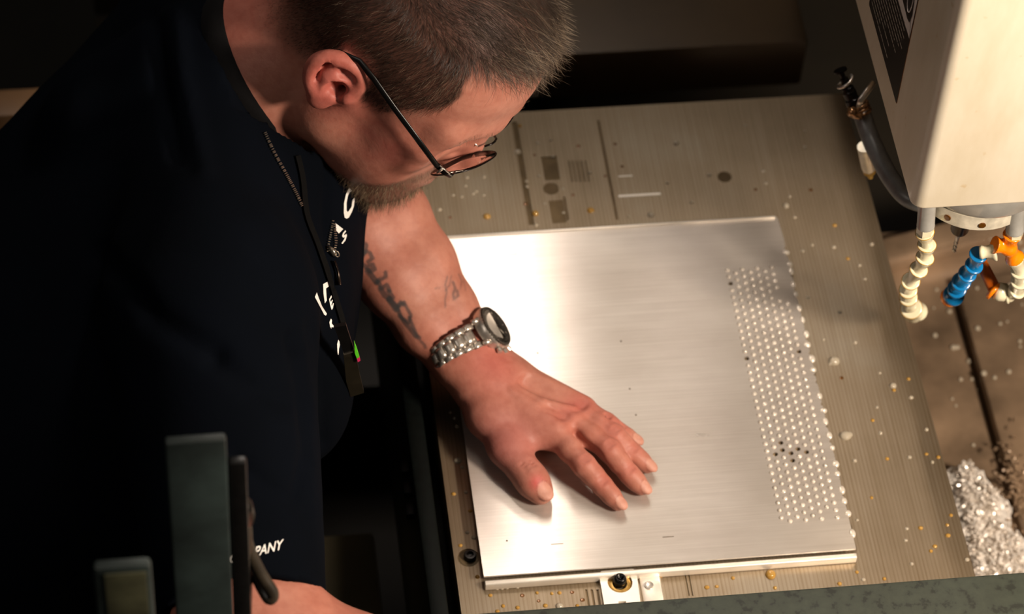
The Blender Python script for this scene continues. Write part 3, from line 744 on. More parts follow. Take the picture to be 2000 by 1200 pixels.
# grey hose, valve and bracket beside the head
gh = empty('hose_and_valve', Y2(1690, 250, .30), 'oily grey hose with black valve and metal clips beside the milling head', 'hose')
gp = spline([Y2(1684, 222, .30), Y2(1697, 262, .285), Y2(1716, 305, .265), Y2(1741, 350, .245), Y2(1775, 388, .225), Y2(1830, 405, .215)], 7)
MB().tube(gp, .0073, 18).build('grey_hose', M['greyhose'], gh, smooth=True)
va = Y2(1643, 142, .32); vb = Y2(1676, 222, .302)
ax = vb-va; L = np.linalg.norm(ax)
MB().lathe([(.0012, -.003), (.0055, -.0028), (.0055, -.001), (.0022, .0), (.0022, L*.12), (.0034, L*.14), (.0036, L*.34), (.0050, L*.36), (.0050, L*.44), (.0056, L*.46), (.0053, L*.62), (.0062, L*.64), (.0060, L*.98), (.004, L)], va, ax, 18).build('valve_body', M['blacksteel'], gh, angle=40)
q = va+ax*.17; ref = np.cross(ax/L, (0, 1, 0)); ref /= np.linalg.norm(ref); qq = np.cross(ax/L, ref)
MB().tube([q+(ref*math.cos(t_)+qq*math.sin(t_))*.0068+ax/L*.004*math.sin(t_*.5) for t_ in np.linspace(-.4, 4.4, 14)], .0012, 8).build('spring_clip', M['steel'], gh, smooth=True)
m = MB()
for k in range(3):
    q = Y2(1676+3*k, 206+7*k, .300)
    m.tube([q+(ref*math.cos(t_)+qq*math.sin(t_))*.0078 for t_ in np.linspace(0, 6.283, 15)], .0013, 7)
m.tube([Y2(1663, 215, .29), Y2(1672, 226, .288), Y2(1684, 228, .286)], .0028, 8); m.tube([Y2(1660, 222, .29), Y2(1668, 216, .288)], .0035, 8)
m.build('hose_clamp', plain('oily_brass', (150, 112, 76), .25, .7, .35, 400), gh, smooth=True)
a, b, c_ = Y2(1677, 208, .288), Y2(1681, 196, .288), Y2(1707, 160, .300)
MB().tube([a, b, b*.5+c_*.5, c_], [.0022, .0026, .0026, .0022], 8, flat=(1, .45)).build('metal_bracket', M['steel'], gh, smooth=True)
a, b = Y2(1690, 292, .30), Y2(1697, 330, .30)
MB().lathe([(.0062, -.004), (.0062, 0), (.0060, .022), (.0052, .025), (.003, .0255)], a, b-a, 20).build('white_ferrule', M['whitering'], gh, angle=40)
MB().lathe([(.0052, 0), (.0052, .004), (.0022, .0045), (.0022, .011), (.0012, .0115)], b, b-a, 12).build('amber_fitting', M['residue'], gh, angle=40)

# ------------------------------------------------------------------ posts in the foreground
ps = empty('door_post', (-.21, -.3, -.95), 'tall dark teal steel post with cables, close in front of the man', 'post')
zt = .46
a = P(321, 851, zt); b = P(441, 848, zt)
part('post', (a[0], a[1]-.007, -.95), (b[0], a[1], zt), M['tealpost'], ps, .0022)
part('rear_flange', (b[0]+.0005, a[1]-.003, -.95), (b[0]+.012, a[1]+.004, zt-.030), M['black'], ps, .002)
cb = MB(); cb.tube(spline([P(462, 980, .36), P(472, 1000, .35), P(478, 1050, .33), P(478, 1130, .29), P(476, 1230, .22), P(476, 1260, .1)], 6), .0052, 12)
cb.build('cable', plain('brown_rubber_cable', (40, 34, 26), .35, 0, .2, 80), ps, smooth=True)
cb = MB(); cb.tube(spline([P(464, 985, .36), P(474, 1020, .34), P(485, 1070, .32), P(508, 1120, .30), P(532, 1158, .285), P(526, 1170, .28), P(508, 1140, .285), P(486, 1090, .30), P(478, 1060, .31)], 6), .0042, 12)
cb.build('cable_loop', M_cable if False else plain('looped_rubber_cable', (44, 38, 30), .35, 0, .2, 80), ps, smooth=True)
cb = MB(); cb.lathe([(.0075, 0), (.0085, .006), (.0085, .02), (.006, .026)], P(474, 1015, .352), (-.1, -.2, 1), 16); cb.build('cable_gland', M['blacksteel'], ps, smooth=True)
p2 = empty('short_post', (-.26, -.3, -.95), 'shorter oily olive steel post at the bottom left corner of the view', 'post')
a = P(181, 1092, zt); b = P(294, 1084, zt)
part('post', (a[0], a[1]-.008, -.95), (b[0], a[1], zt), M['tealpost'], p2, .003)
part('oily_face_plate', (a[0]+.006, a[1]-.0098, -.90), (b[0]-.003, a[1]-.0082, zt-.004), M['olivepost'], p2, .0005)
# ------------------------------------------------------------------ the man
def eul(a, b, c):
    return np.array(Matrix.Rotation(a, 3, 'Z') @ Matrix.Rotation(b, 3, 'Y') @ Matrix.Rotation(c, 3, 'X'))
HR = eul(-.728, .559, -.250); HO = np.array([-.048, .310, .270])
def H(x, y, z): return HO+HR@(np.array([x, y, z], float)/100)
def Hd(x, y, z): return HR@np.array([x, y, z], float)
def hl(p): return (np.asarray(p)-HO)@HR*100          # world -> head centimetres
man = empty('person', (-.55, .05, -.95), 'man in dark navy shirt and glasses leaning over the table, left palm on the sheet', 'person')

CN = np.array((.839, .05, .541)); CN /= np.linalg.norm(CN); CC = P(507, 146, .212)   # collar centre and axis
NB = CC-CN*.06
hd_ = Sdf((-.24, -.135, -.17), (.135, .115, .15), .0019, (HR, HO))
def cm(*a): return [np.array(x)/100. for x in a]
def E(c, r, k=.02, op='u', rot=None): hd_.ell(np.array(c)/100, np.array(r)/100 if not np.isscalar(r) else r/100, k, op, rot)
def K(a, b, ra, rb, k=.01, op='u'): hd_.cone(np.array(a)/100, np.array(b)/100, ra/100, rb/100, k, op)
E((-.6, 0, 4.6), (9.6, 7.7, 8.2), .01)
E((3.9, 0, 5.2), (5.9, 6.7, 6.8), .03)
E((3.6, 0, -1.2), (5.9, 6.5, 7.0), .03)
hd_.chain([np.array((-2.2, 0, -2.5))/100, hd_.loc(CC), hd_.loc(NB)], [.060, .0595, .060], .03)
hd_.cone(np.array((2.4, 0, -7.5))/100, hd_.loc(CC+np.array((.015, -.012, -.02))), .040, .045, .03)
for s in (-1, 1):
    K((.8, s*5.4, -4.6), (7.2, s*2.3, -8.6), 1.7, 1.9, .022)
    K((.9, s*5.6, -1.0), (.9, s*5.4, -4.6), 1.6, 1.7, .02)
    E((6.2, s*4.6, -.6), (2.2, 1.9, 1.8), .02)
    E((5.4, s*4.0, -4.2), (3.0, 2.5, 3.4), .02)
    K((7.6, s*5.1, 3.0), (9.2, s*1.6, 3.5), .9, 1.05, .016)
    K((7.6, s*5.2, 3.0), (7.4, s*5.7, .6), .8, .8, .014)
E((8.0, 0, -8.3), (1.8, 2.4, 1.7), .02)
E((7.3, 0, -5.9), (2.6, 3.3, 3.0), .02)
E((4.2, 0, -9.2), (3.6, 3.6, 1.9), .02)
for s in (-1, 1):
    E((9.6, s*3.3, 1.0), (1.35, 1.9, 1.35), .012, 's')
    E((7.75, s*3.25, 1.0), 1.42, .006)
    K((9.1, s*2.3, .55), (9.0, s*4.2, .45), .13, .13, .002, 's')
    K((9.05, s*2.0, 2.3), (8.75, s*4.4, 2.2), .22, .25, .008)
K((9.2, 0, 2.4), (10.1, 0, -.9), .75, .78, .012)
K((10.1, 0, -.9), (10.35, 0, -1.9), .78, .88, .008)
for s in (-1, 1):
    E((9.8, s*1.2, -2.4), (1.0, .7, .75), .006)
    E((10.2, s*.6, -3.1), (.5, .3, .45), .003, 's')
    K((9.9, s*.2, -5.35), (9.0, s*2.4, -6.0), .42, .28, .006)
    K((9.8, s*.2, -6.4), (9.0, s*2.1, -6.2), .5, .3, .006)
    K((9.95, s*.1, -5.9), (9.1, s*2.3, -6.1), .12, .1, .003, 's')
# neck and jaw folds near the camera side
K((1.6, -5.4, -7.7), (5.4, -3.8, -10.6), .22, .2, .01, 's')
# ears
def ear(s):
    out = np.array((-.25, s*.90, .12)); out = out/np.linalg.norm(out)
    up_ = np.array((-.22, 0, 1.)); up_ -= out*(up_@out); up_ /= np.linalg.norm(up_); fw = np.cross(up_, out)*(-s if False else 1)
    if fw[0] < 0: fw = -fw
    fw = fw+out*-.42; fw /= np.linalg.norm(fw)           # rear rim stands away from the head
    nn = np.cross(fw, up_); nn *= np.sign(nn@out); rot = np.stack([fw, up_, nn], 1)
    o = np.array((-.2, s*7.25, .2))
    def e(a, b, c=0.): return (o+fw*a*1.02+up_*(b*.74-.25)+nn*c)
    def EE(a, b, c, r, k=.004, op='u'): hd_.ell(e(a, b, c)/100, np.array(r)/100 if not np.isscalar(r) else r/100, k, op, rot)
    EE(-.7, .5, .35, (1.75, 2.05, .42), .006)
    K(e(.3, .4, -.2), e(-.6, .4, .3), 1.2, 1.3, .01)
    hp = [e(.35, .35, .55), e(1.0, 1.1, .55), e(1.05, 2.2, .6), e(.35, 3.05, .75), e(-.8, 3.3, .9), e(-1.9, 2.75, 1.05), e(-2.45, 1.6, 1.1), e(-2.4, .3, 1.0), e(-1.95, -.9, .85), e(-1.4, -1.6, .7)]
    hq = spline([p/100 for p in hp], 4); hd_.chain(hq, list(np.interp(np.linspace(0, 1, len(hq)), [0, .2, .5, 1], [.0026, .0036, .0043, .0038])), .0045)
    EE(-.75, -2.1, .55, (.95, 1.05, .5), .006)
    EE(-.1, -.05, 1.05, (.95, .95, .75), .004, 's')
    EE(-1.75, 1.5, 1.15, (.28, 1.3, .45), .003, 's')
    EE(-.2, 2.3, 1.1, (.8, .38, .4), .003, 's')
    K(e(-1.0, 2.2, .75), e(-1.35, .8, .85), .34, .38, .003)
    K(e(-1.35, .8, .85), e(-.95, -.7, .75), .38, .34, .003)
    EE(.85, -.05, .75, (.42, .62, .4), .003)
    EE(-.2, -1.15, .65, (.5, .35, .35), .003)
    K(e(.25, .0, .6), e(.5, .0, -1.0), .34, .28, .002, 's')
    return e
earp = ear(-1); ear(1)
V, Q = hd_.mesh()
headV, headQ = V, Q

# left forearm and hand, palm resting on the sheet
ea = P(605, 250, .135); wr = P(915, 695, .034)
ax = wr-ea; ax /= np.linalg.norm(ax); tt = np.cross(ax, (0, 0, 1.)); tt /= np.linalg.norm(tt); nn_ = np.cross(tt, ax)
AF = (np.stack([ax, nn_, tt], 1), ea)
hand_pts = [P(1262, 955, 0), P(1215, 990, 0), P(1248, 865, 0), P(1060, 975, 0)]
lm = [AF[0].T@(p-ea) for p in hand_pts+[wr]]
arm = Sdf((.0, -.075, -.075), (max(l[0] for l in lm)+.02, .075, .115), .00135, AF)
def lat(u, v, z, o, lift=0.): return P(u, v, z)+tt*o+nn_*lift
fa = [(605, 250, .135, .036, .018), (655, 330, .118, .036, .015), (730, 440, .094, .033, .013), (794, 530, .072, .0285, .012), (852, 620, .050, .0225, .012), (905, 690, .036, .0175, .0105), (945, 745, .030, .0155, .0115)]
for s in (-1, 1):
    arm.chain([lat(u, v, z, s*o) for u, v, z, r, o in fa], [r for u, v, z, r, o in fa], .012, world=True)
def ZH(zx, zy, z): return P(820+zx*.3, 660+zy*.3, z)
mcp = {'i': ZH(865, 600, .0195), 'm': ZH(965, 530, .0205), 'r': ZH(1037, 482, .019), 'p': ZH(1060, 485, .0155)}
wl, wrr = ZH(430, 330, .025), ZH(560, 260, .022)
def C(a, b, ra, rb, k=.008, op='u'): arm.cone(a, b, ra, rb, k, op, world=True)
C(wl, mcp['i'], .0185, .0120, .014); C(wl*.6+wrr*.4, mcp['m'], .0180, .0115, .012); C(wl*.3+wrr*.7, mcp['r'], .0170, .0110, .012); C(wrr, mcp['p'], .0160, .0105, .012)
C(lat(915, 705, .035, 0), wl, .020, .018, .014); C(lat(925, 705, .033, 0), wrr, .018, .0155, .014)
fing = {
 'i': [mcp['i'], ZH(1075, 835, .0215), ZH(1190, 965, .0135), ZH(1290, 1078, .0072)],
 'm': [mcp['m'], ZH(1235, 735, .0225), ZH(1365, 890, .0140), ZH(1445, 975, .0078)],
 'r': [mcp['r'], ZH(1270, 640, .0205), ZH(1390, 755, .0130), ZH(1480, 835, .0074)],
 'p': [mcp['p'], ZH(1215, 555, .0180), ZH(1310, 622, .0120), ZH(1388, 668, .0068)]}
frad = {'i': (.0106, .0091, .0076, .0061), 'm': (.0102, .0089, .0075, .0063), 'r': (.0098, .0084, .0072, .0061), 'p': (.0090, .0077, .0065, .0057)}
for f in 'imrp':
    p, r = fing[f], frad[f]
    mids = [(p[0]*.45+p[1]*.55, (r[0]*.5+r[1]*.5)*.98), (p[1]*.5+p[2]*.5, (r[1]*.5+r[2]*.5)*.97), (p[2]*.45+p[3]*.55, (r[2]*.5+r[3]*.5)*1.02)]
    arm.chain([p[0], mids[0][0], p[1], mids[1][0], p[2], mids[2][0], p[3]], [r[0], mids[0][1], r[1], mids[1][1], r[2], mids[2][1], r[3]], .004, world=True)
    if f != 'p': arm.ell(p[0]+np.array((0, 0, .0030)), (.0075, .0075, .0075), .008, world=True)      # knuckle
    # creases over the middle and end joints
    for j, (jj, dep) in enumerate(((1, .0009), (2, .0006))):
        dr = p[jj+1]-p[jj-1]; dr /= np.linalg.norm(dr); sd = np.cross(dr, (0, 0, 1)); sd /= np.linalg.norm(sd)
        for o in (-.0022, 0., .0022):
            c = p[jj]+dr*o+np.array((0, 0, r[jj]+.0006)); arm.cone(c-sd*.0045, c+sd*.0045, dep, dep, .0016, 's', world=True)
    # tendon
    C(mcp[f]+np.array((0, 0, .006)), (wl+wrr)/2+np.array((0, 0, .012)), .0046, .0030, .0045)
th = [ZH(450, 500, .022), ZH(565, 720, .0175), ZH(700, 890, .0135), ZH(790, 1010, .0098)]
arm.chain([wl*.7+th[0]*.3]+th[:2]+[th[1]*.5+th[2]*.5, th[2], th[2]*.5+th[3]*.5, th[3]], [.018, .0170, .0128, .0112, .0113, .0112, .0092], .008, world=True)
C(th[1], mcp['i'], .0085, .0095, .012); C(th[0], mcp['i'], .014, .0115, .012)
dr = th[3]-th[1]; dr /= np.linalg.norm(dr); sd = np.cross(dr, (0, 0, 1)); sd /= np.linalg.norm(sd)
for o in (-.003, 0., .003):
    c = th[2]+dr*o+np.array((0, 0, .0120)); arm.cone(c-sd*.005, c+sd*.005, .0003, .0003, .0022, 's', world=True)
# hollows between the tendons, and the web gap between index and middle finger
for a, b in (('i', 'm'), ('m', 'r'), ('r', 'p')):
    q0 = (mcp[a]+mcp[b])/2+np.array((0, 0, .0135)); q1 = (wl+wrr)/2*.6+q0*.4+np.array((0, 0, .012)); C(q0, q1, .0030, .0016, .010, 's')
q0 = (fing['i'][0]*.6+fing['i'][1]*.4+fing['m'][0]*.6+fing['m'][1]*.4)/2; C(q0+np.array((0, 0, .004)), (fing['i'][1]+fing['m'][1])/2, .0016, .003, .006, 's')
# veins on the back of the hand
for a, b, c in ((mcp['i']*.5+mcp['m']*.5, ZH(760, 450, .034), ZH(600, 350, .040)), (mcp['m']*.5+mcp['r']*.5, ZH(800, 420, .034), ZH(640, 330, .038)), (mcp['r']*.5+mcp['p']*.5, ZH(860, 360, .028), ZH(700, 290, .034))):
    arm.chain([a+np.array((0, 0, .009)), b, c], [.0014, .0018, .0016], .005, world=True)
nails = []
for p, r in [(fing[f], frad[f]) for f in 'imrp']+[(th, (0, 0, .0113, .0095))]:
    dr = p[3]-p[2]; dr /= np.linalg.norm(dr); sd = np.cross(dr, (0, 0, 1)); sd /= np.linalg.norm(sd); up_ = np.cross(sd, dr)
    if up_[2] < 0: up_ = -up_
    big = r[3] > .009
    c = p[3]+up_*r[3]*.62+dr*r[3]*.35; rot = AF[0].T@np.stack([dr, sd, up_], 1)
    rr = (.0078, .0066, .0030) if big else (.0062, .0048, .0026)
    arm.ell(c, rr, .0012, rot=rot, world=True); nails.append((c, dr, sd, up_, rr))
armV, armQ = arm.mesh(); armV[:, 2] = np.maximum(armV[:, 2], .0002)

# right arm leaving the sleeve, forearm on the front sill, hand closed round its edge (below the frame)
ra = Sdf((-.26, -.36, .05), (.32, .02, .26), .0028)
SHR = P(405, 600, .205); hem = P(474, 1200, .168)
rp = [SHR*.35+hem*.65, hem, P(545, 1272, .162), P(705, 1338, .150), P(860, 1350, .140), P(990, 1375, .130)]
ra.chain(rp, [.044, .0455, .045, .043, .036, .027], .02)
hb = rp[-1]; d0 = rp[-1]-rp[-2]; d0 /= np.linalg.norm(d0); sd = np.cross(d0, (0, 0, 1)); sd /= np.linalg.norm(sd)
for k in range(4):
    b0 = hb+sd*(-.03+.02*k); m0 = hb+d0*.085+sd*(-.034+.022*k); ra.cone(b0, m0, .016, .012, .012)
    m1 = m0+d0*(.040-.004*abs(k-1.5))+np.array((0, 0, .004)); m2 = m1+d0*.024-np.array((0, 0, .006)); m3 = m2+d0*.018-np.array((0, 0, .006))
    ra.chain([m0, m1, m2, m3], [.0105, .0092, .008, .007], .003)
t0 = hb-sd*.03; t1 = t0+d0*.045-sd*.028; t2 = t1+d0*.03-sd*.008; t3 = t2+d0*.024
ra.chain([t0, t1, t2, t3], [.018, .013, .011, .0085], .008)
raV, raQ = ra.mesh(); raV[:, 2] = np.maximum(raV[:, 2], .1004)

# coarse trunk under the shirt, so that the figure is whole
SHL = np.array((-.165, .475, .150))
trunk = [
 ([(-.17, .30, .12), (-.33, .18, .03), (-.52, .05, -.10)], [.112, .135, .135]),
 ([(-.18, .20, .13), (-.32, .09, .03), (-.50, -.02, -.10)], [.092, .115, .12]),
 ([(-.20, .41, .11), (-.35, .28, .02), (-.54, .14, -.10)], [.090, .105, .12])]
def trunk_on(S, dr, k=.03):
    for pts, rad in trunk: S.chain(pts, [r+dr for r in rad], k, world=True)
    S.ell(P(536, 560, .08), np.array((.062, .14, .105))+dr, .04)
    S.ell(P(548, 765, .10), np.array((.050, .055, .06))+dr, .04)
    S.cone(NB+CN*.02, SHR, .064+dr, .068+dr, .03); S.cone(NB+CN*.015, SHL, .064+dr, .064+dr, .03); S.cone(NB-CN*.06, CC-CN*.010, .075+dr, .070+dr, .02)
tk = Sdf((-.72, -.20, -.28), (.0, .62, .32), .008); trunk_on(tk, -.022)
tk.cone(SHR, rp[0], .046, .044, .02); tk.chain([SHL, ea], [.045, .038], .02); tk.cone(NB-CN*.05, CC, .05, .05, .02)
tkV, tkQ = tk.mesh()

# pigment
skin0 = np.array(lin((176, 122, 104))[:3])
def head_mask(L):
    """1 where head hair grows; L in head centimetres"""
    x, y, z = L[:, 0], np.abs(L[:, 1]), L[:, 2]
    zl = np.interp(x, [-12, -9, -6, -4, -2.6, -2.2, .2, 1.1, 1.5, 3.7, 4.1, 4.9, 6.1, 7.0], [-5, -4.2, -3.2, -2.2, -.5, 4.0, 4.2, 3.4, .7, 1.7, 2.9, 3.9, 5.4, 8.0])
    q = np.clip((6.75-y+.35*snoise(L, 1.3, 2.))/.9, 0, 1)*np.clip((x-4.3)/.8, 0, 1); zl = zl+q*np.maximum(9.7-.10*np.abs(y-2)-zl, 0)
    return np.clip((z-zl)/1.2+.5+.25*snoise(L, 3.), 0, 1)
def beard_mask(L):
    x, y, z = L[:, 0], np.abs(L[:, 1]), L[:, 2]
    zl = np.interp(x, [0, 2.5, 4.5, 6.2, 7.6, 8.8, 12], [-30, -11, -7.8, -7.0, -5.4, -4.3, -3.7])
    m = np.clip((zl-z)/.8+.5+.2*snoise(L, 4.), 0, 1)
    m *= np.clip((x-2.6)/1.4, 0, 1)
    lips = np.exp(-(((z+5.95)/.55)**2+((y)/2.3)**4)) * (x > 8.6)
    return m*(1-lips)
def mixc(C, c, f): return C*(1-f[:, None])+np.array(c)*f[:, None]
def skin_base(X):
    n = snoise(X, 55.)+.5*snoise(X, 140., 2.)
    C = np.tile(skin0, (len(X), 1)); C = mixc(C, skin0*np.array((1.0, .80, .78)), np.clip(.5+.6*n, 0, 1)*.7); return C
Ch = skin_base(headV); L = hl(headV)
red = np.array(lin((182, 88, 82))[:3])
ed = np.linalg.norm((L-np.array((-1.0, -8.3, .4)))/np.array((3.0, 1.9, 3.3)), axis=1)
Ch = mixc(Ch, red, np.clip(1.5-ed, 0, 1)*.62)
Ch = mixc(Ch, red, np.exp(-(((L[:, 0]-5)/2.6)**2+((L[:, 2]+1.2)/2.6)**2))*.55*(.7+.5*snoise(L, 1.6)))
Ch = mixc(Ch, red, np.exp(-(((L[:, 0]-11)/1.6)**2+((L[:, 2]+2.2)/1.8)**2+(L[:, 1]/1.8)**2))*.5)
Ch = mixc(Ch, red*.75, np.clip((-4-L[:, 0])/5, 0, 1)*np.clip((-1-L[:, 2])/4, 0, 1)*.35)
stub = np.clip((-3.2-L[:, 2])/3.0, 0, 1)*np.clip((L[:, 0]+3)/4, 0, 1)
Ch = mixc(Ch, (.10, .060, .045), stub*.30)
hm = head_mask(L)
earz = (np.abs(L[:, 1]) > 7.6) & (ed < 1.05); hm[earz] = 0
fade = np.clip((L[:, 2]+6)/7, .35, 1)
Ch = mixc(Ch, (.030, .020, .014), hm*np.where(L[:, 0] < -1, fade, 1)*.80)
Ch = mixc(Ch, (.09, .06, .04), beard_mask(L)*.6)
con = np.linalg.norm((L-(hl(HO+HR@(earp(.2, 0, .35)/100))))/1.0, axis=1)
Ch = mixc(Ch, (.05, .015, .012), np.clip(1.0-con/.65, 0, 1)*.8)  # shade inside the ear canal, put into the skin colour
Ca = skin_base(armV)
uvA = proj(armV)
def poly_px(pts, wpx, strength, C, uv, colr, fade=2.5):
    dmin = np.full(len(uv), 1e9)
    for a, b in zip(pts[:-1], pts[1:]):
        d, _ = seg_dist(uv, a, b); dmin = np.minimum(dmin, d)
    return mixc(C, colr, np.clip((wpx-dmin)/fade+.5, 0, 1)*strength)
armN = vnormals(armV, armQ); front = (armN@(-F_) > .05)
for f in 'imrp':
    for q, rr in ((fing[f][0], .011), (fing[f][1], .010), (fing[f][2], .008)):
        d = np.linalg.norm(armV-q-np.array((0, 0, .006)), axis=1); Ca = mixc(Ca, red, np.exp(-(d/rr)**2)*.30)
d = np.linalg.norm(armV-th[1], axis=1); Ca = mixc(Ca, np.array(lin((150, 78, 84))[:3]), np.exp(-(d/.030)**2)*.55)
d, _ = seg_dist(armV, th[0], wl); Ca = mixc(Ca, np.array(lin((160, 88, 88))[:3]), np.exp(-(d/.020)**2)*.35)
d = np.linalg.norm(armV-ZH(760, 945, .02), axis=1); Ca = mixc(Ca, np.array(lin((196, 62, 70))[:3]), np.exp(-(d/.0055)**2)*.8)
d = np.linalg.norm(armV-ZH(480, 160, .05), axis=1); Ca = mixc(Ca, red, np.exp(-(d/.022)**2)*.5)
for c, dr, sd, up_, rr in nails:
    q = armV-c; e = (q@dr/rr[0])**2+(q@sd/rr[1])**2; hh = q@up_
    m = np.clip((1.0-e)*4, 0, 1)*(hh > -.0008)
    Ca = mixc(Ca, np.array(lin((200, 154, 136))[:3]), m*.6)
    rim = np.exp(-((e-1.05)/.12)**2)*(hh > -.002); Ca = mixc(Ca, np.array(lin((140, 80, 68))[:3]), rim*.5)
# tattoo ink, drawn in the second crop's pixels (640,340) + .35
tatc = (.045, .048, .050)
def T(pts, wd, st=.75):
    global Ca
    C2 = poly_px([(640+a*.35, 340+b*.35) for a, b in pts], wd, st, Ca, uvA, tatc); Ca = np.where(front[:, None], C2, Ca)
T([(190, 255), (170, 270), (168, 300), (190, 330)], 4.5); T([(165, 330), (185, 370), (215, 400), (205, 440), (180, 470)], 4.5)
T([(165, 470), (190, 460), (215, 430), (235, 440), (250, 470), (225, 490)], 4); T([(190, 500), (215, 520), (250, 505), (262, 530), (235, 545), (215, 520)], 4.5)
T([(222, 540), (250, 575), (272, 605)], 6); T([(272, 605), (290, 590), (325, 575), (322, 550)], 4); T([(282, 600), (300, 640), (330, 620), (345, 650)], 4.5)
T([(295, 640), (320, 680), (345, 700)], 5.5); T([(340, 655), (362, 690), (345, 700), (380, 745), (425, 720)], 5); T([(345, 700), (385, 755)], 7)
T([(385, 760), (405, 715), (435, 735), (465, 790), (450, 830), (410, 800), (395, 760)], 3.6); T([(400, 790), (440, 840), (470, 875), (490, 905), (510, 915)], 4.5)
T([(455, 800), (475, 850), (500, 905)], 3.5); T([(520, 935), (540, 955), (545, 970)], 3, .6)
T([(668, 575), (655, 620), (665, 660), (655, 700), (657, 745)], 1.8, .5); T([(655, 655), (680, 620), (690, 570)], 1.5, .45); T([(700, 605), (712, 640), (700, 670), (705, 700), (728, 680), (722, 650)], 2.8, .6)
T([(730, 560), (748, 600), (740, 640)], 1.8, .35); T([(760, 600), (770, 650)], 1.8, .3); T([(600, 640), (625, 635)], 1.5, .4)
Cr = skin_base(raV); Ct = np.tile(skin0, (len(tkV), 1))
allV = np.concatenate([headV, armV, raV, tkV]); offs = np.cumsum([0, len(headV), len(armV), len(raV)])
allQ = np.concatenate([q+o for q, o in zip((headQ, armQ, raQ, tkQ), offs)])
body = mesh('body', allV, allQ.tolist(), M['skin'], man, smooth=True)
pigment(body, np.concatenate([Ch, Ca, Cr, Ct]))
head_bvh = BVHTree.FromPolygons(headV.tolist(), headQ.tolist())
arm_bvh = BVHTree.FromPolygons(armV.tolist(), armQ.tolist())

for s in (-1, 1):
    e = MB().lathe([(.0118*math.sin(a), -.0118*math.cos(a)) for a in np.linspace(.01, math.pi-.01, 12)], H(7.9, s*3.25, .9), Hd(1, 0, -.35), 18).build('eyeball', M['eye'], man, smooth=True)
    ax_ = Hd(1, 0, -.35); ax_ /= np.linalg.norm(ax_)
    MB().lathe([(.0058, .0104), (.0055, .0112), (.003, .0120), (.0005, .0122)], H(7.9, s*3.25, .9), ax_, 18).build('iris', M['iris'], e, smooth=True)

# ---- hair
def sample(V, Q, n):
    a = V[Q[:, 0]]; b = V[Q[:, 1]]; c = V[Q[:, 2]]; d = V[Q[:, 3]]
    ar = np.linalg.norm(np.cross(c-a, d-b), axis=1); i = rng.choice(len(Q), n, p=ar/ar.sum())
    s, t_ = rng.random((2, n, 1)); return a[i]*(1-s)*(1-t_)+b[i]*s*(1-t_)+c[i]*s*t_+d[i]*(1-s)*t_, i
headN = vnormals(headV, headQ)
def strands(name, roots, N, dirs, Ls, width, curl, cols, parent, nseg=4, droop=0.):
    n = len(roots); ts = np.linspace(0, 1, nseg+1)
    side = np.cross(dirs, N); side /= np.linalg.norm(side, axis=1, keepdims=True)+1e-9
    ph = rng.uniform(-1, 1, n)
    C = []
    for t_ in ts:
        p = roots-N*.0008*(1-t_)+dirs*(Ls*t_)[:, None]+side*(curl*Ls*ph*t_*t_)[:, None]-N*(droop*Ls*t_*t_)[:, None]
        C.append(p)
    C = np.stack(C, 1)
    V = np.zeros((n, nseg*3+1, 3))
    b2 = np.cross(dirs, side)
    for k in range(nseg):
        wk = width*(1-.65*ts[k])
        for m_ in range(3):
            a = 2*math.pi*m_/3; V[:, k*3+m_] = C[:, k]+(side*math.cos(a)+b2*math.sin(a))*np.asarray(wk).reshape(-1, 1)
    V[:, -1] = C[:, -1]
    f = []
    for k in range(nseg-1):
        for m_ in range(3): f.append((k*3+m_, k*3+(m_+1) % 3, (k+1)*3+(m_+1) % 3, (k+1)*3+m_))
    nv = nseg*3+1; l = (nseg-1)*3
    q = (np.array(f)[None]+np.arange(n)[:, None, None]*nv).reshape(-1, 4)
    tr = (np.array([(l+m_, l+(m_+1) % 3, nv-1) for m_ in range(3)])[None]+np.arange(n)[:, None, None]*nv).reshape(-1, 3)
    o = mesh(name, V.reshape(-1, 3), q.tolist()+tr.tolist(), M['hair'], parent, smooth=True)
    pigment(o, np.repeat(cols, nv, 0)); tag(o, kind='stuff'); return o
pts, fi = sample(headV, headQ, 150000); N = headN[headQ[fi, 0]]; L = hl(pts); LN = N@HR
m = head_mask(L); edp = np.linalg.norm((L-np.array((-1.0, -8.3, .4)))/np.array((3.0, 1.9, 3.3)), axis=1)
m[(edp < 1.0) & (np.abs(L[:, 1]) > 7.5)] = 0
m *= np.where(L[:, 0] < -2, np.clip((L[:, 2]+6.5)/5, .12, 1), 1)
# skip the far side, low density where it is never seen
m *= np.where(L[:, 1] > 5.5, .35, 1)
top = np.clip((L[:, 2]-8.0)/2.5+.25*snoise(L, .9), 0, 1)*np.clip((L[:, 0]+7)/4, 0, 1)
keep = rng.random(len(m)) < m*.62
pts, N, L, LN, top = pts[keep], N[keep], L[keep], LN[keep], top[keep]; n = len(pts)
flow = np.zeros((n, 3)); flow[:, 2] = -1; flow[:, 0] = -.10-.35*np.clip(-L[:, 0]/6, 0, 1)
fr = np.clip((L[:, 0]-4.0)/3, 0, 1)
topflow = np.stack([np.full(n, 1.0), -.18-.1*L[:, 1]*.15+.5*snoise(L, .7, 5.), .30+.0*L[:, 0]], 1)
flow = flow*(1-top[:, None])+topflow*top[:, None]
flow = flow+rng.normal(0, .16, (n, 3))+.22*np.stack([snoise(L, 1.7, 1.), snoise(L, 1.7, 9.), snoise(L, 1.7, 4.)], 1)
flow -= LN*np.sum(flow*LN, 1, keepdims=True); flow /= np.linalg.norm(flow, axis=1, keepdims=True)+1e-9
lift = .26+.02*top+rng.uniform(-.08, .2, n)
dl = flow*(1-.35*top[:, None])+LN*lift[:, None]; dl /= np.linalg.norm(dl, axis=1, keepdims=True)
dw = dl@HR.T
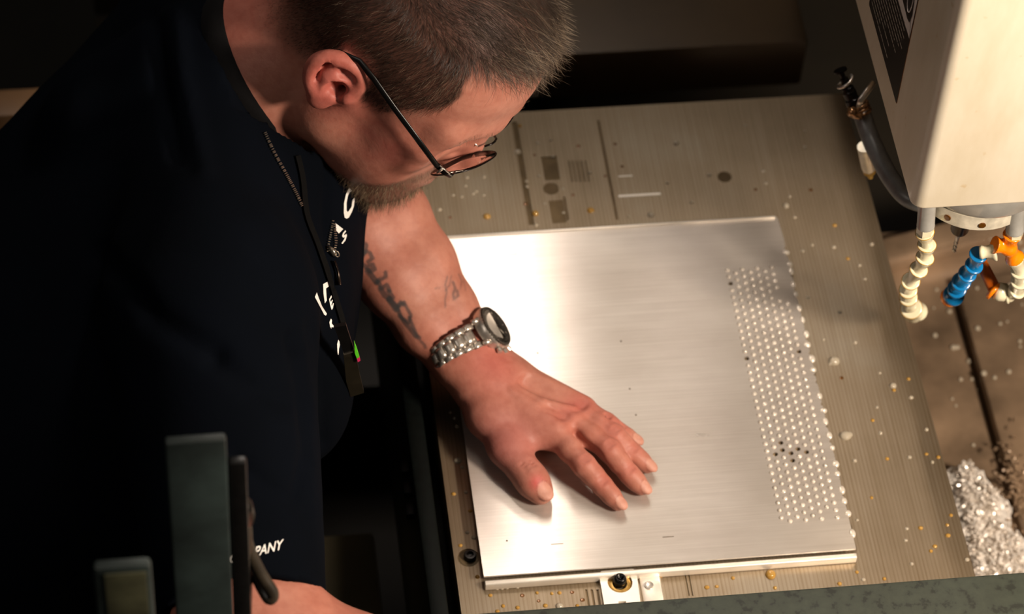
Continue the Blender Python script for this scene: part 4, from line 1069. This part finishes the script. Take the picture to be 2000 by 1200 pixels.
Ls = (.006+.006*np.clip((L[:, 2])/8, 0, 1)+.013*top)*rng.uniform(.6, 1.25, n)
Ls = np.where(L[:, 0] < -2, Ls*np.clip((L[:, 2]+7)/8, .3, 1), Ls)
grey = np.clip(.12+.30*snoise(L, 1.2, 3.)+.26*np.clip((L[:, 0]-4)/4, 0, 1)-.16*top*np.clip((7-L[:, 0])/3, 0, 1), 0, 1)
isg = rng.random(n) < grey*.7
cols = np.where(isg[:, None], np.array([(.25, .18, .125)]), np.array([(.034, .022, .015)]))*rng.uniform(.6, 1.4, (n, 1))
strands('hair', pts, N, dw, Ls, .000095, .22, cols, man, 4, .12)
# fringe tuft over the forehead
pts, fi = sample(headV, headQ, 60000); N = headN[headQ[fi, 0]]; L = hl(pts); LN = N@HR
m = np.exp(-((L[:, 2]-10.5)/1.0)**2)*(L[:, 0] > 4.8)*(np.abs(L[:, 1]) < 5.5)
keep = rng.random(len(m)) < m*.55; pts, N, L, LN = pts[keep], N[keep], L[keep], LN[keep]; n = len(pts)
dl = np.stack([np.full(n, .85), -.10+.35*snoise(L, 1.4, 2.), .42+.2*snoise(L, 1.1, 7.)], 1)+rng.normal(0, .13, (n, 3)); dl = dl+LN*.10; dl /= np.linalg.norm(dl, axis=1, keepdims=True)
cols = np.where((rng.random(n) < .42)[:, None], np.array([(.40, .31, .22)]), np.array([(.09, .06, .04)]))*rng.uniform(.6, 1.3, (n, 1))
strands('fringe', pts, N, dl@HR.T, rng.uniform(.010, .026, n), .00011, .25, cols, man, 5, .05)
# beard and moustache
pts, fi = sample(headV, headQ, 90000); N = headN[headQ[fi, 0]]; L = hl(pts); LN = N@HR
m = beard_mask(L); keep = rng.random(len(m)) < m*.6; pts, N, L, LN = pts[keep], N[keep], L[keep], LN[keep]; n = len(pts)
chin = np.clip((L[:, 0]-4.5)/2.5, 0, 1)*np.clip((-L[:, 2]-6.5)/1.5, 0, 1)
dl = np.stack([.25+.0*chin, .15*L[:, 1]/3*0+.05*snoise(L, 1.), np.full(n, -1.)], 1)+LN*.45+rng.normal(0, .22, (n, 3)); dl /= np.linalg.norm(dl, axis=1, keepdims=True)
cols = np.where((rng.random(n) < .35)[:, None], np.array([(.24, .18, .11)]), np.array([(.075, .048, .028)]))*rng.uniform(.5, 1.4, (n, 1))
strands('beard', pts, N, dl@HR.T, (.0045+.0085*chin)*rng.uniform(.5, 1.2, n), .00011, .45, cols, man, 4)
# eyebrows, forearm hair
pts, fi = sample(headV, headQ, 40000); N = headN[headQ[fi, 0]]; L = hl(pts); LN = N@HR
m = (np.abs(L[:, 2]-(3.75-.12*(np.abs(L[:, 1])-3.2)**2)) < .38)*(np.abs(L[:, 1]) > 1.4)*(np.abs(L[:, 1]) < 5.6)*(L[:, 0] > 6.5)
keep = m & (rng.random(len(m)) < .5); pts, N, L, LN = pts[keep], N[keep], L[keep], LN[keep]; n = len(pts)
dl = np.stack([np.full(n, .1), np.sign(L[:, 1])*1.0, np.full(n, .2)], 1)+LN*.12+rng.normal(0, .12, (n, 3)); dl /= np.linalg.norm(dl, axis=1, keepdims=True)
strands('eyebrows', pts, N, dl@HR.T, rng.uniform(.005, .009, n), .00010, .2, np.tile((.16, .11, .07), (n, 1)), man, 3)

# ---- shirt
sh = Sdf((-.74, -.24, -.30), (.02, .64, .34), .0042); trunk_on(sh, 0.)
sa = SHR; sdir = hem-sa; sdir /= np.linalg.norm(sdir)
sh.cone(sa, hem+sdir*.03, .076, .0565, .03)
sh.cone(SHL, SHL+(ea-SHL)*.62, .066, .058, .03)
cutplane(sh, hem, sdir, .085)
sh.cone(hem-sdir*.030, hem+sdir*.06, .0510, .0520, .001, 's')
e2 = SHL+(ea-SHL)*.62; cutplane(sh, e2, (ea-SHL)/np.linalg.norm(ea-SHL), .08)
sh.cone(CC-CN*.035, CC+CN*.10, .0670, .0640, .003, 's'); cutplane(sh, CC+CN*.002, CN, .088)
V, Q = sh.mesh(); N = vnormals(V, Q)
V = V+N*(snoise(V, 24., 1.)*.0035+snoise(V, 60., 4.)*.0012)[:, None]
uvS = proj(V); fr_ = np.clip((N@(-F_))*3, 0, 1)
for pts_, wpx, am in (([(572, 660), (596, 760), (604, 880), (585, 960)], 16, -.006), ([(610, 640), (632, 760), (628, 860)], 14, -.004), ([(300, 40), (312, 150), (345, 300)], 16, -.006), ([(345, 30), (360, 160), (400, 330)], 18, .004),
                      ([(585, 700), (614, 800), (612, 900)], 14, .004), ([(460, 900), (540, 960), (600, 1000)], 14, -.003), ([(420, 700), (500, 760), (560, 780)], 20, -.004), ([(200, 500), (300, 620), (420, 690)], 26, -.005), ([(640, 300), (636, 430), (650, 560)], 7, -.003)):
    dmin = np.min([seg_dist(uvS, a, b)[0] for a, b in zip(pts_[:-1], pts_[1:])], 0); V = V+N*(am*np.exp(-(dmin/wpx)**2)*fr_)[:, None]
shirt = mesh('shirt', V, Q.tolist(), M['shirt'], man, smooth=True)
sb = BVHTree.FromPolygons(V.tolist(), Q.tolist())
# knitted collar round the neck
ref = np.cross(CN, (0, 0, 1)); ref /= np.linalg.norm(ref); q2 = np.cross(CN, ref); cp = []
for t_ in np.linspace(0, 2*math.pi, 49): cp.append(CC+(ref*math.cos(t_)+q2*math.sin(t_))*.0665)
MB().tube(cp, .0065, 10, cap=False, flat=(1.9, .7), up=CN).build('collar', M['collar'], shirt, smooth=True)
# trousers and boots below the table height, outside the frame
tr = Sdf((-.92, -.22, -.90), (-.30, .36, .02), .010)
tr.cone((-.53, .0, -.10), (-.53, .14, -.10), .135, .135, .03)
for y_ in (-.03, .20): tr.chain([(-.54, y_, -.14), (-.56, y_-.01, -.52), (-.62, y_-.02, -.88)], [.095, .075, .06], .02)
V, Q = tr.mesh(); mesh('trousers', V, Q.tolist(), M['trousers'], man, smooth=True)
for y_ in (-.05, .18):
    bt = Sdf((-.75, y_-.08, -.955), (-.38, y_+.08, -.78), .007)
    bt.chain([(-.63, y_, -.84), (-.63, y_, -.90), (-.52, y_, -.915), (-.45, y_, -.918)], [.055, .05, .042, .034], .02)
    V, Q = bt.mesh(); V[:, 2] = np.maximum(V[:, 2], -.9495); mesh('boot', V, Q.tolist(), M['boot'], man, smooth=True)

# ---- print on the shirt, laid on the cloth
def decal(name, polys, mat, parent, bvh=None, lift=.0008, step=5.):
    m = MB(); bvh = bvh or sb
    for poly in polys:
        pv = [np.array(p, float) for p in poly]; bd = []
        for a, b in zip(pv, pv[1:]+pv[:1]):
            k = max(1, int(np.linalg.norm(b-a)/step)); bd += [a+(b-a)*i/k for i in range(k)]
        V2 = [Vector(p) for p in bd]; nb = len(V2)
        vo, eo, fo, ov, oe, of = delaunay_2d_cdt(V2, [(i, (i+1) % nb) for i in range(nb)], [list(range(nb))], 1, 1e-5)
        P3 = []; ok = True
        for v in vo:
            h, _ = cast(bvh, v[0], v[1], lift)
            if h is None: ok = False; break
            P3.append(h)
        if ok: m.add(P3, [tuple(f) for f in fo])
    return m.build(name, mat, parent) if m.V else None
def zc(pts, ox, oy, s): return [(ox+a*s, oy+b*s) for a, b in pts]
z4 = lambda pts: zc(pts, 600, 350, .1417)
z5 = lambda pts: zc(pts, 600, 520, .225)
letters = [
 ('printed_letter', [z4([(595, 95), (560, 130), (520, 220), (495, 340), (492, 470), (505, 535), (530, 550), (560, 535), (600, 460), (630, 380), (645, 270), (635, 262), (612, 290), (600, 380), (570, 430), (545, 460), (530, 430), (530, 330), (550, 230), (575, 180), (605, 165), (612, 110)])]),
 ('printed_shape', [z4([(378, 612), (484, 694), (425, 755), (388, 715)])]),
 ('printed_letter', [z4([(515, 708), (480, 750), (468, 790), (485, 815), (505, 800), (500, 830), (460, 890), (475, 900), (515, 850), (535, 785), (528, 760), (505, 775), (495, 780), (500, 755), (522, 730)])]),
 ('printed_stroke', [z5([(75, 230), (88, 270), (120, 350), (162, 415), (155, 432), (140, 425), (100, 350), (58, 270)])]),
 ('printed_shape', [z5([(188, 125), (130, 158), (133, 240), (145, 325), (162, 300), (155, 195), (205, 160), (195, 140)])]),
 ('printed_letter', [z5([(202, 255), (183, 290), (192, 340), (205, 382), (215, 370), (224, 325), (218, 322), (207, 350), (203, 335), (215, 300), (210, 292), (198, 315), (193, 295), (208, 268)])]),
 ('printed_letter', [z5([(198, 458), (185, 490), (192, 530), (203, 545), (202, 530), (220, 535), (222, 520), (205, 500), (208, 470)]) ]),
 ('printed_letter', [z5([(262, 642), (252, 680), (256, 770), (265, 772), (268, 720), (275, 690), (272, 655)])]),
 ('printed_dot', [z5([(285, 505), (300, 498), (302, 512), (288, 520)])])]
for nm, pl_ in letters:
    d_ = decal(nm, pl_, M['white'], shirt)
fc = bpy.data.curves.new('t', 'FONT'); fc.body = 'COMPANY'; fc.shear = .25; fc.offset = .012; fc.extrude = 0
fo_ = bpy.data.objects.new('t', fc); col.objects.link(fo_)
bpy.context.view_layer.update()
dg = bpy.context.evaluated_depsgraph_get(); mt = fo_.evaluated_get(dg).to_mesh()
tv = np.array([v.co[:2] for v in mt.vertices]); tf = [tuple(p.vertices) for p in mt.polygons]
fo_.evaluated_get(dg).to_mesh_clear(); bpy.data.objects.remove(fo_)
w_ = tv[:, 0].max()
xs = 553-(w_-tv[:, 0])/w_*106; 
u_ = xs+tv[:, 1]*0; v_ = 1080-(xs-500)*.28-tv[:, 1]*27+8
P3 = []; good = np.ones(len(tv), bool)
for i in range(len(tv)):
    h, _ = cast(sb, u_[i], v_[i], .0010)
    if h is None: good[i] = False; h = CAM
    P3.append(h)
ff = [f for f in tf if all(good[list(f)])]
mesh('sleeve_print', P3, ff, M['white'], shirt)

# ---- zipper teeth, slider and pull
def surf(u, v, lift=.001):
    h, n = cast(sb, u, v, lift)
    return (h, n) if h is not None else (P(u, v, .15), np.array((0, 0, 1.)))
tm = MB()
def teeth(path, n, wd):
    pp = spline([(a, b, 0) for a, b in path], 20); seglen = np.cumsum([0]+[np.linalg.norm(pp[i+1]-pp[i]) for i in range(len(pp)-1)])
    for k in range(n):
        s = seglen[-1]*k/(n-1); i = min(np.searchsorted(seglen, s), len(pp)-1); p0 = pp[max(i-1, 0)]; p1 = pp[i]; d = p1-p0; d /= np.linalg.norm(d)+1e-9
        c = pp[i]; nx = np.array((-d[1], d[0])); a, _ = surf(c[0]-nx[0]*wd, c[1]-nx[1]*wd, .0016); b, _ = surf(c[0]+nx[0]*wd, c[1]+nx[1]*wd, .0016)
        tm.tube([a, b], .00042, 6)
teeth([(514, 258), (532, 298), (556, 342), (572, 372), (587, 403)], 44, 2.5)
teeth([(648, 428), (644, 455), (640, 476), (637, 492)], 15, 1.9); teeth([(650, 434), (652, 458), (653, 476), (650, 494)], 14, 2.1)
tag(tm.build('zipper_teeth', M['zip'], shirt), kind='stuff')
zs = MB(); a, _ = surf(636, 484, .002); b, _ = surf(650, 502, .003); zs.tube([a, (a+b)/2+np.array((0, 0, .001)), b], [.002, .0032, .0024], 10, flat=(1, .7))
c, n_ = surf(651, 500, .004); r1 = np.cross(n_, (0, 0, 1)); r1 /= np.linalg.norm(r1)+1e-9; r2 = np.cross(n_, r1)
zs.tube([c+(r1*math.cos(t_)+r2*math.sin(t_))*.0023 for t_ in np.linspace(0, 6.28, 15)], .0005, 6)
zs.build('zipper_slider', M['zip'], shirt, smooth=True)
a, _ = surf(649, 512, .003); b, _ = surf(654, 534, .0035); c, _ = surf(657, 558, .0035)
MB().tube([a, b, c], [.0012, .0010, .0016], 8).build('zipper_pull', M['steeldark'], shirt, smooth=True)

# ---- lanyard with badge
ly = empty('lanyard', surf(600, 400)[0], 'black lanyard hanging down his chest with a dark badge holder', 'lanyard')
lp = [(578, 306), (588, 352), (596, 420), (618, 480), (640, 545), (660, 610), (672, 655)]
lpp = spline([(a, b, 0) for a, b in lp], 8); VV = []
for i, c in enumerate(lpp):
    d = lpp[min(i+1, len(lpp)-1)]-lpp[max(i-1, 0)]; d /= np.linalg.norm(d); nx = np.array((-d[1], d[0]))*5
    VV += [surf(c[0]-nx[0], c[1]-nx[1], .0022)[0], surf(c[0]+nx[0], c[1]+nx[1], .0022)[0]]
MB().add(VV, [(2*i, 2*i+1, 2*i+3, 2*i+2) for i in range(len(lpp)-1)]).build('strap', M['strap'], ly)
def hang(u, v, dy=0.): 
    zb = surf(668, 640, .006)[0][1]-.035
    return Y2(u, v, zb+dy)
def plate(name, px, th_, mat, parent, dy=0.):
    f = [hang(u, v, dy) for u, v in px]; b = [hang(u, v, dy)+np.array((0, th_, -.001)) for u, v in px]; n = len(px)
    return MB().add(f+b, [tuple(range(n)), tuple(range(n, 2*n))[::-1]]+[(i, i+n, (i+1) % n+n, (i+1) % n) for i in range(n)]).build(name, mat, parent)
plate('clip', [(653, 640), (676, 636), (691, 682), (672, 692)], .004, M['black'], ly)
bd_ = plate('badge_holder', [(671, 692), (694, 687), (703, 735), (711, 768), (685, 776), (676, 745)], .005, M['badge'], ly)
plate('metal_edge', [(671, 692), (692, 686), (692.6, 688.4), (671.5, 694.4)], .004, M['zip'], bd_, -.001)
plate('lime_tab', [(692, 669), (697, 682), (702, 698), (697, 701), (693, 690)], .003, M['lime'], bd_, -.002)
plate('pink_tab', [(697, 701), (702, 698), (704, 705), (699, 708)], .003, M['pink'], bd_, -.002)

# ---- glasses
gl = empty('eyeglasses', H(9.5, 0, 1), 'thin black framed eyeglasses worn by the man looking down', 'glasses')
def lens_path(s, n=40, k=1.):
    c = np.array((10.6-(.9 if s > 0 else 0), s*3.3, .2)); wv_ = np.array((-.62*1, s*2.72, 0)); hv = np.array((.88, 0, 1.62)); out = []
    for i in range(n):
        t_ = 2*math.pi*i/n; cx2, cz2 = math.cos(t_), math.sin(t_)
        e_ = .72; x_ = math.copysign(abs(cx2)**e_, cx2); z_ = math.copysign(abs(cz2)**(e_+.1), cz2)
        if z_ < 0: z_ *= 1-.10*max(0, -x_)
        wrap = -.12*(x_**2)
        out.append(c+wv_*x_*k+hv*z_*k+np.array((wrap, 0, 0)))
    return out
for s in (-1, 1):
    lpth = lens_path(s)
    MB().tube([H(*p) for p in lpth+lpth[:1]], .0007, 8, cap=False, up=Hd(1, 0, 0)).build('lens_rim', M['blackmetal'], gl, smooth=True)
    inn = lens_path(s, 40, .985); c = np.mean(inn, 0)
    VV = []; 
    for dx in (.06, -.06):
        VV += [H(*(c+np.array((.18+dx, 0, 0))))]+[H(*(c+(np.array(p)-c)*.5+np.array((.13+dx, 0, 0)))) for p in inn]+[H(*(np.array(p)+np.array((dx, 0, 0)))) for p in inn]
    n = 40; Fs = []; o2 = 1+2*n
    for i in range(n):
        j = (i+1) % n
        Fs += [(0, 1+i, 1+j), (1+i, 1+n+i, 1+n+j, 1+j), (o2, o2+1+j, o2+1+i), (o2+1+i, o2+1+j, o2+1+n+j, o2+1+n+i), (1+n+i, o2+1+n+i, o2+1+n+j, 1+n+j)]
    MB().add(VV, Fs).build('lens', M['lens'], gl, smooth=True)
    ep = MB(); ep.tube([H(10.35, s*5.95, 1.15), H(10.3, s*6.6, 1.35), H(9.75, s*7.05, 1.5), H(8.9, s*7.3, 1.65)], [.0013, .0016, .0017, .0016], 10, flat=(1.5, .7), up=Hd(0, 0, 1))
    ep.build('end_piece', M['blackmetal'], gl, smooth=True)
    hg = MB(); hg.tube([H(9.4, s*7.3, 1.2), H(9.4, s*7.3, 1.9)], .0011, 8); hg.tube([H(10.1, s*6.9, 1.66), H(9.1, s*7.38, 1.9)], .0006, 6); hg.build('hinge', M['steel'], gl, smooth=True)
    tp = MB(); tp.tube([H(9.1, s*7.32, 1.62), H(6, s*7.55, 2.25), H(3.5, s*7.8, 2.8), H(1, s*7.95, 3.35), H(-.6, s*7.85, 3.4), H(-2.0, s*7.7, 2.4), H(-2.9, s*7.4, .6)], [.0021, .0021, .0021, .0022, .0023, .0024, .0020], 12, flat=(1.25, .55), up=Hd(0, 0, 1))
    tp.build('temple_arm', M['black'], gl, smooth=True)
    MB().tube([H(10.4, s*1.0, .4), H(9.9, s*.95, .3), H(9.75, s*.95, .0)], [.0005, .0005, .0018], 8).build('nose_pad', M['steel'], gl, smooth=True)
MB().tube([H(10.75, -.85, .75), H(11.0, -.4, 1.05), H(11.05, 0, 1.1), H(11.0, .4, 1.05), H(10.75, .85, .75)], .0009, 8).build('bridge', M['blackmetal'], gl, smooth=True)

# ---- wrist watch
wc = lat(902, 681, .037, 0)
wax = lat(945, 745, .030, 0)-lat(852, 620, .050, 0); wax /= np.linalg.norm(wax)
wn = .40*(-F_)+.90*(.95*R_+.3*U_); wn = wn-wax*(wn@wax)*.7; wn /= np.linalg.norm(wn)
wt = np.cross(wax, wn); wt /= np.linalg.norm(wt); wa = np.cross(wn, wt)
wh = empty('wrist_watch', wc, 'silver steel wrist watch with dark dial and link bracelet on his left wrist', 'watch')
RN, RT = .0235, .0315
def wp(th_, e=0., along=0.):          # point on the bracelet's oval
    return wc+wn*((RN+e)*math.cos(th_))+wt*((RT+e)*math.sin(th_))+wa*along
case_c = wp(-.06, .0065)
wm_ = MB(); wm_.lathe([(.0155, -.006), (.0182, -.004), (.0188, .0), (.0184, .0030), (.0174, .0046), (.0156, .0044)], case_c, wn, 40, ref=wt, cap=False); wm_.build('case', M['steel'], wh, angle=35)
MB().lathe([(.0184, .0028), (.0174, .0048), (.0154, .0046), (.0152, .0030)], case_c, wn, 48, ref=wt, cap=False).build('bezel', plain('dark_bezel_ring', (96, 90, 82), .28, .9, .15, 300), wh, angle=35)
dl_ = MB().lathe([(.0156, -.002), (.0156, .0031)], case_c, wn, 40, ref=wt).build('dial', plain('charcoal_dial', (40, 37, 34), .35, .3, .2, 200), wh, angle=35)
for k in range(12):
    a = 2*math.pi*k/12; c = case_c+wn*.0033+(wt*math.cos(a)+wa*math.sin(a))*.0128; dr = wt*math.cos(a)+wa*math.sin(a)
    MB().tube([c-dr*.0012, c+dr*.0012], .00045, 6).build('hour_marker', M['steel'], dl_)
for (ox, oy) in ((.0062, 0), (-.0062, 0), (0, .0062)):
    c = case_c+wn*.0032+wt*ox+wa*oy; MB().lathe([(.0040, 0), (.0040, .0003), (.0034, .0003), (.0034, .0001)], c, wn, 20, ref=wt).build('subdial', M['steeldark'], dl_)
for a, l in ((.4, .0115), (2.2, .0085)):
    dr = wt*math.cos(a)+wa*math.sin(a); MB().tube([case_c+wn*.0042-dr*.002, case_c+wn*.0042+dr*l], .0005, 6).build('watch_hand', M['steel'], dl_)
MB().lathe([(.0150, .0048), (.0120, .0054), (.0004, .0057)], case_c, wn, 36, ref=wt).build('crystal', M['lens'], wh, smooth=True)
for k, o in enumerate((-.0075, 0, .0075)):
    dr = wa*math.cos(o*55)+wt*math.sin(o*55); MB().lathe([(.0016, 0), (.0022, .0005), (.0022, .0034), (.0016, .0038)], case_c+dr*.0190, dr, 14).build('crown' if o == 0 else 'push_button', M['steel'], wh, angle=40)
nl = 8
for s in (-1, 1):
    for k in range(nl):
        th_ = s*(.40+k*(math.pi-.40)/nl+.12); wd = .0105-.0012*min(k, 5)*.5
        dth = (math.pi-.4)/nl*.47
        def blk(name, w0, w1, tk_, sh_, mat):
            Vv = []
            for t2 in np.linspace(-dth, dth, 5):
                bulge = tk_*(1-(t2/dth)**2*.55)
                for al, e in ((w0, -.0012), (w0, bulge*.8), ((w0*.7+w1*.3), bulge), ((w0*.3+w1*.7), bulge), (w1, bulge*.8), (w1, -.0012)): Vv.append(wp(th_+t2+sh_, e+.0012, al))
            Fs = []
            for i in range(4):
                for j in range(6): Fs.append((i*6+j, i*6+(j+1) % 6, (i+1)*6+(j+1) % 6, (i+1)*6+j))
            Fs += [tuple(range(6))[::-1], tuple(range(24, 30))]
            return MB().add(Vv, Fs).build(name, mat, wh, smooth=True)
        blk('bracelet_link', -wd, -wd*.52, .0020, 0, M['steel']); blk('bracelet_link', wd*.52, wd, .0020, 0, M['steel']); blk('centre_link', -wd*.5, wd*.5, .0026, dth, M['steel'])
for s in (-1, 1):
    for o in (-1, 1):
        MB().tube([case_c+wt*s*.013+wa*o*.0095, case_c+wt*s*.0195+wa*o*.0095-wn*.004], [.0028, .0022], 8).build('lug', M['steel'], wh, smooth=True)
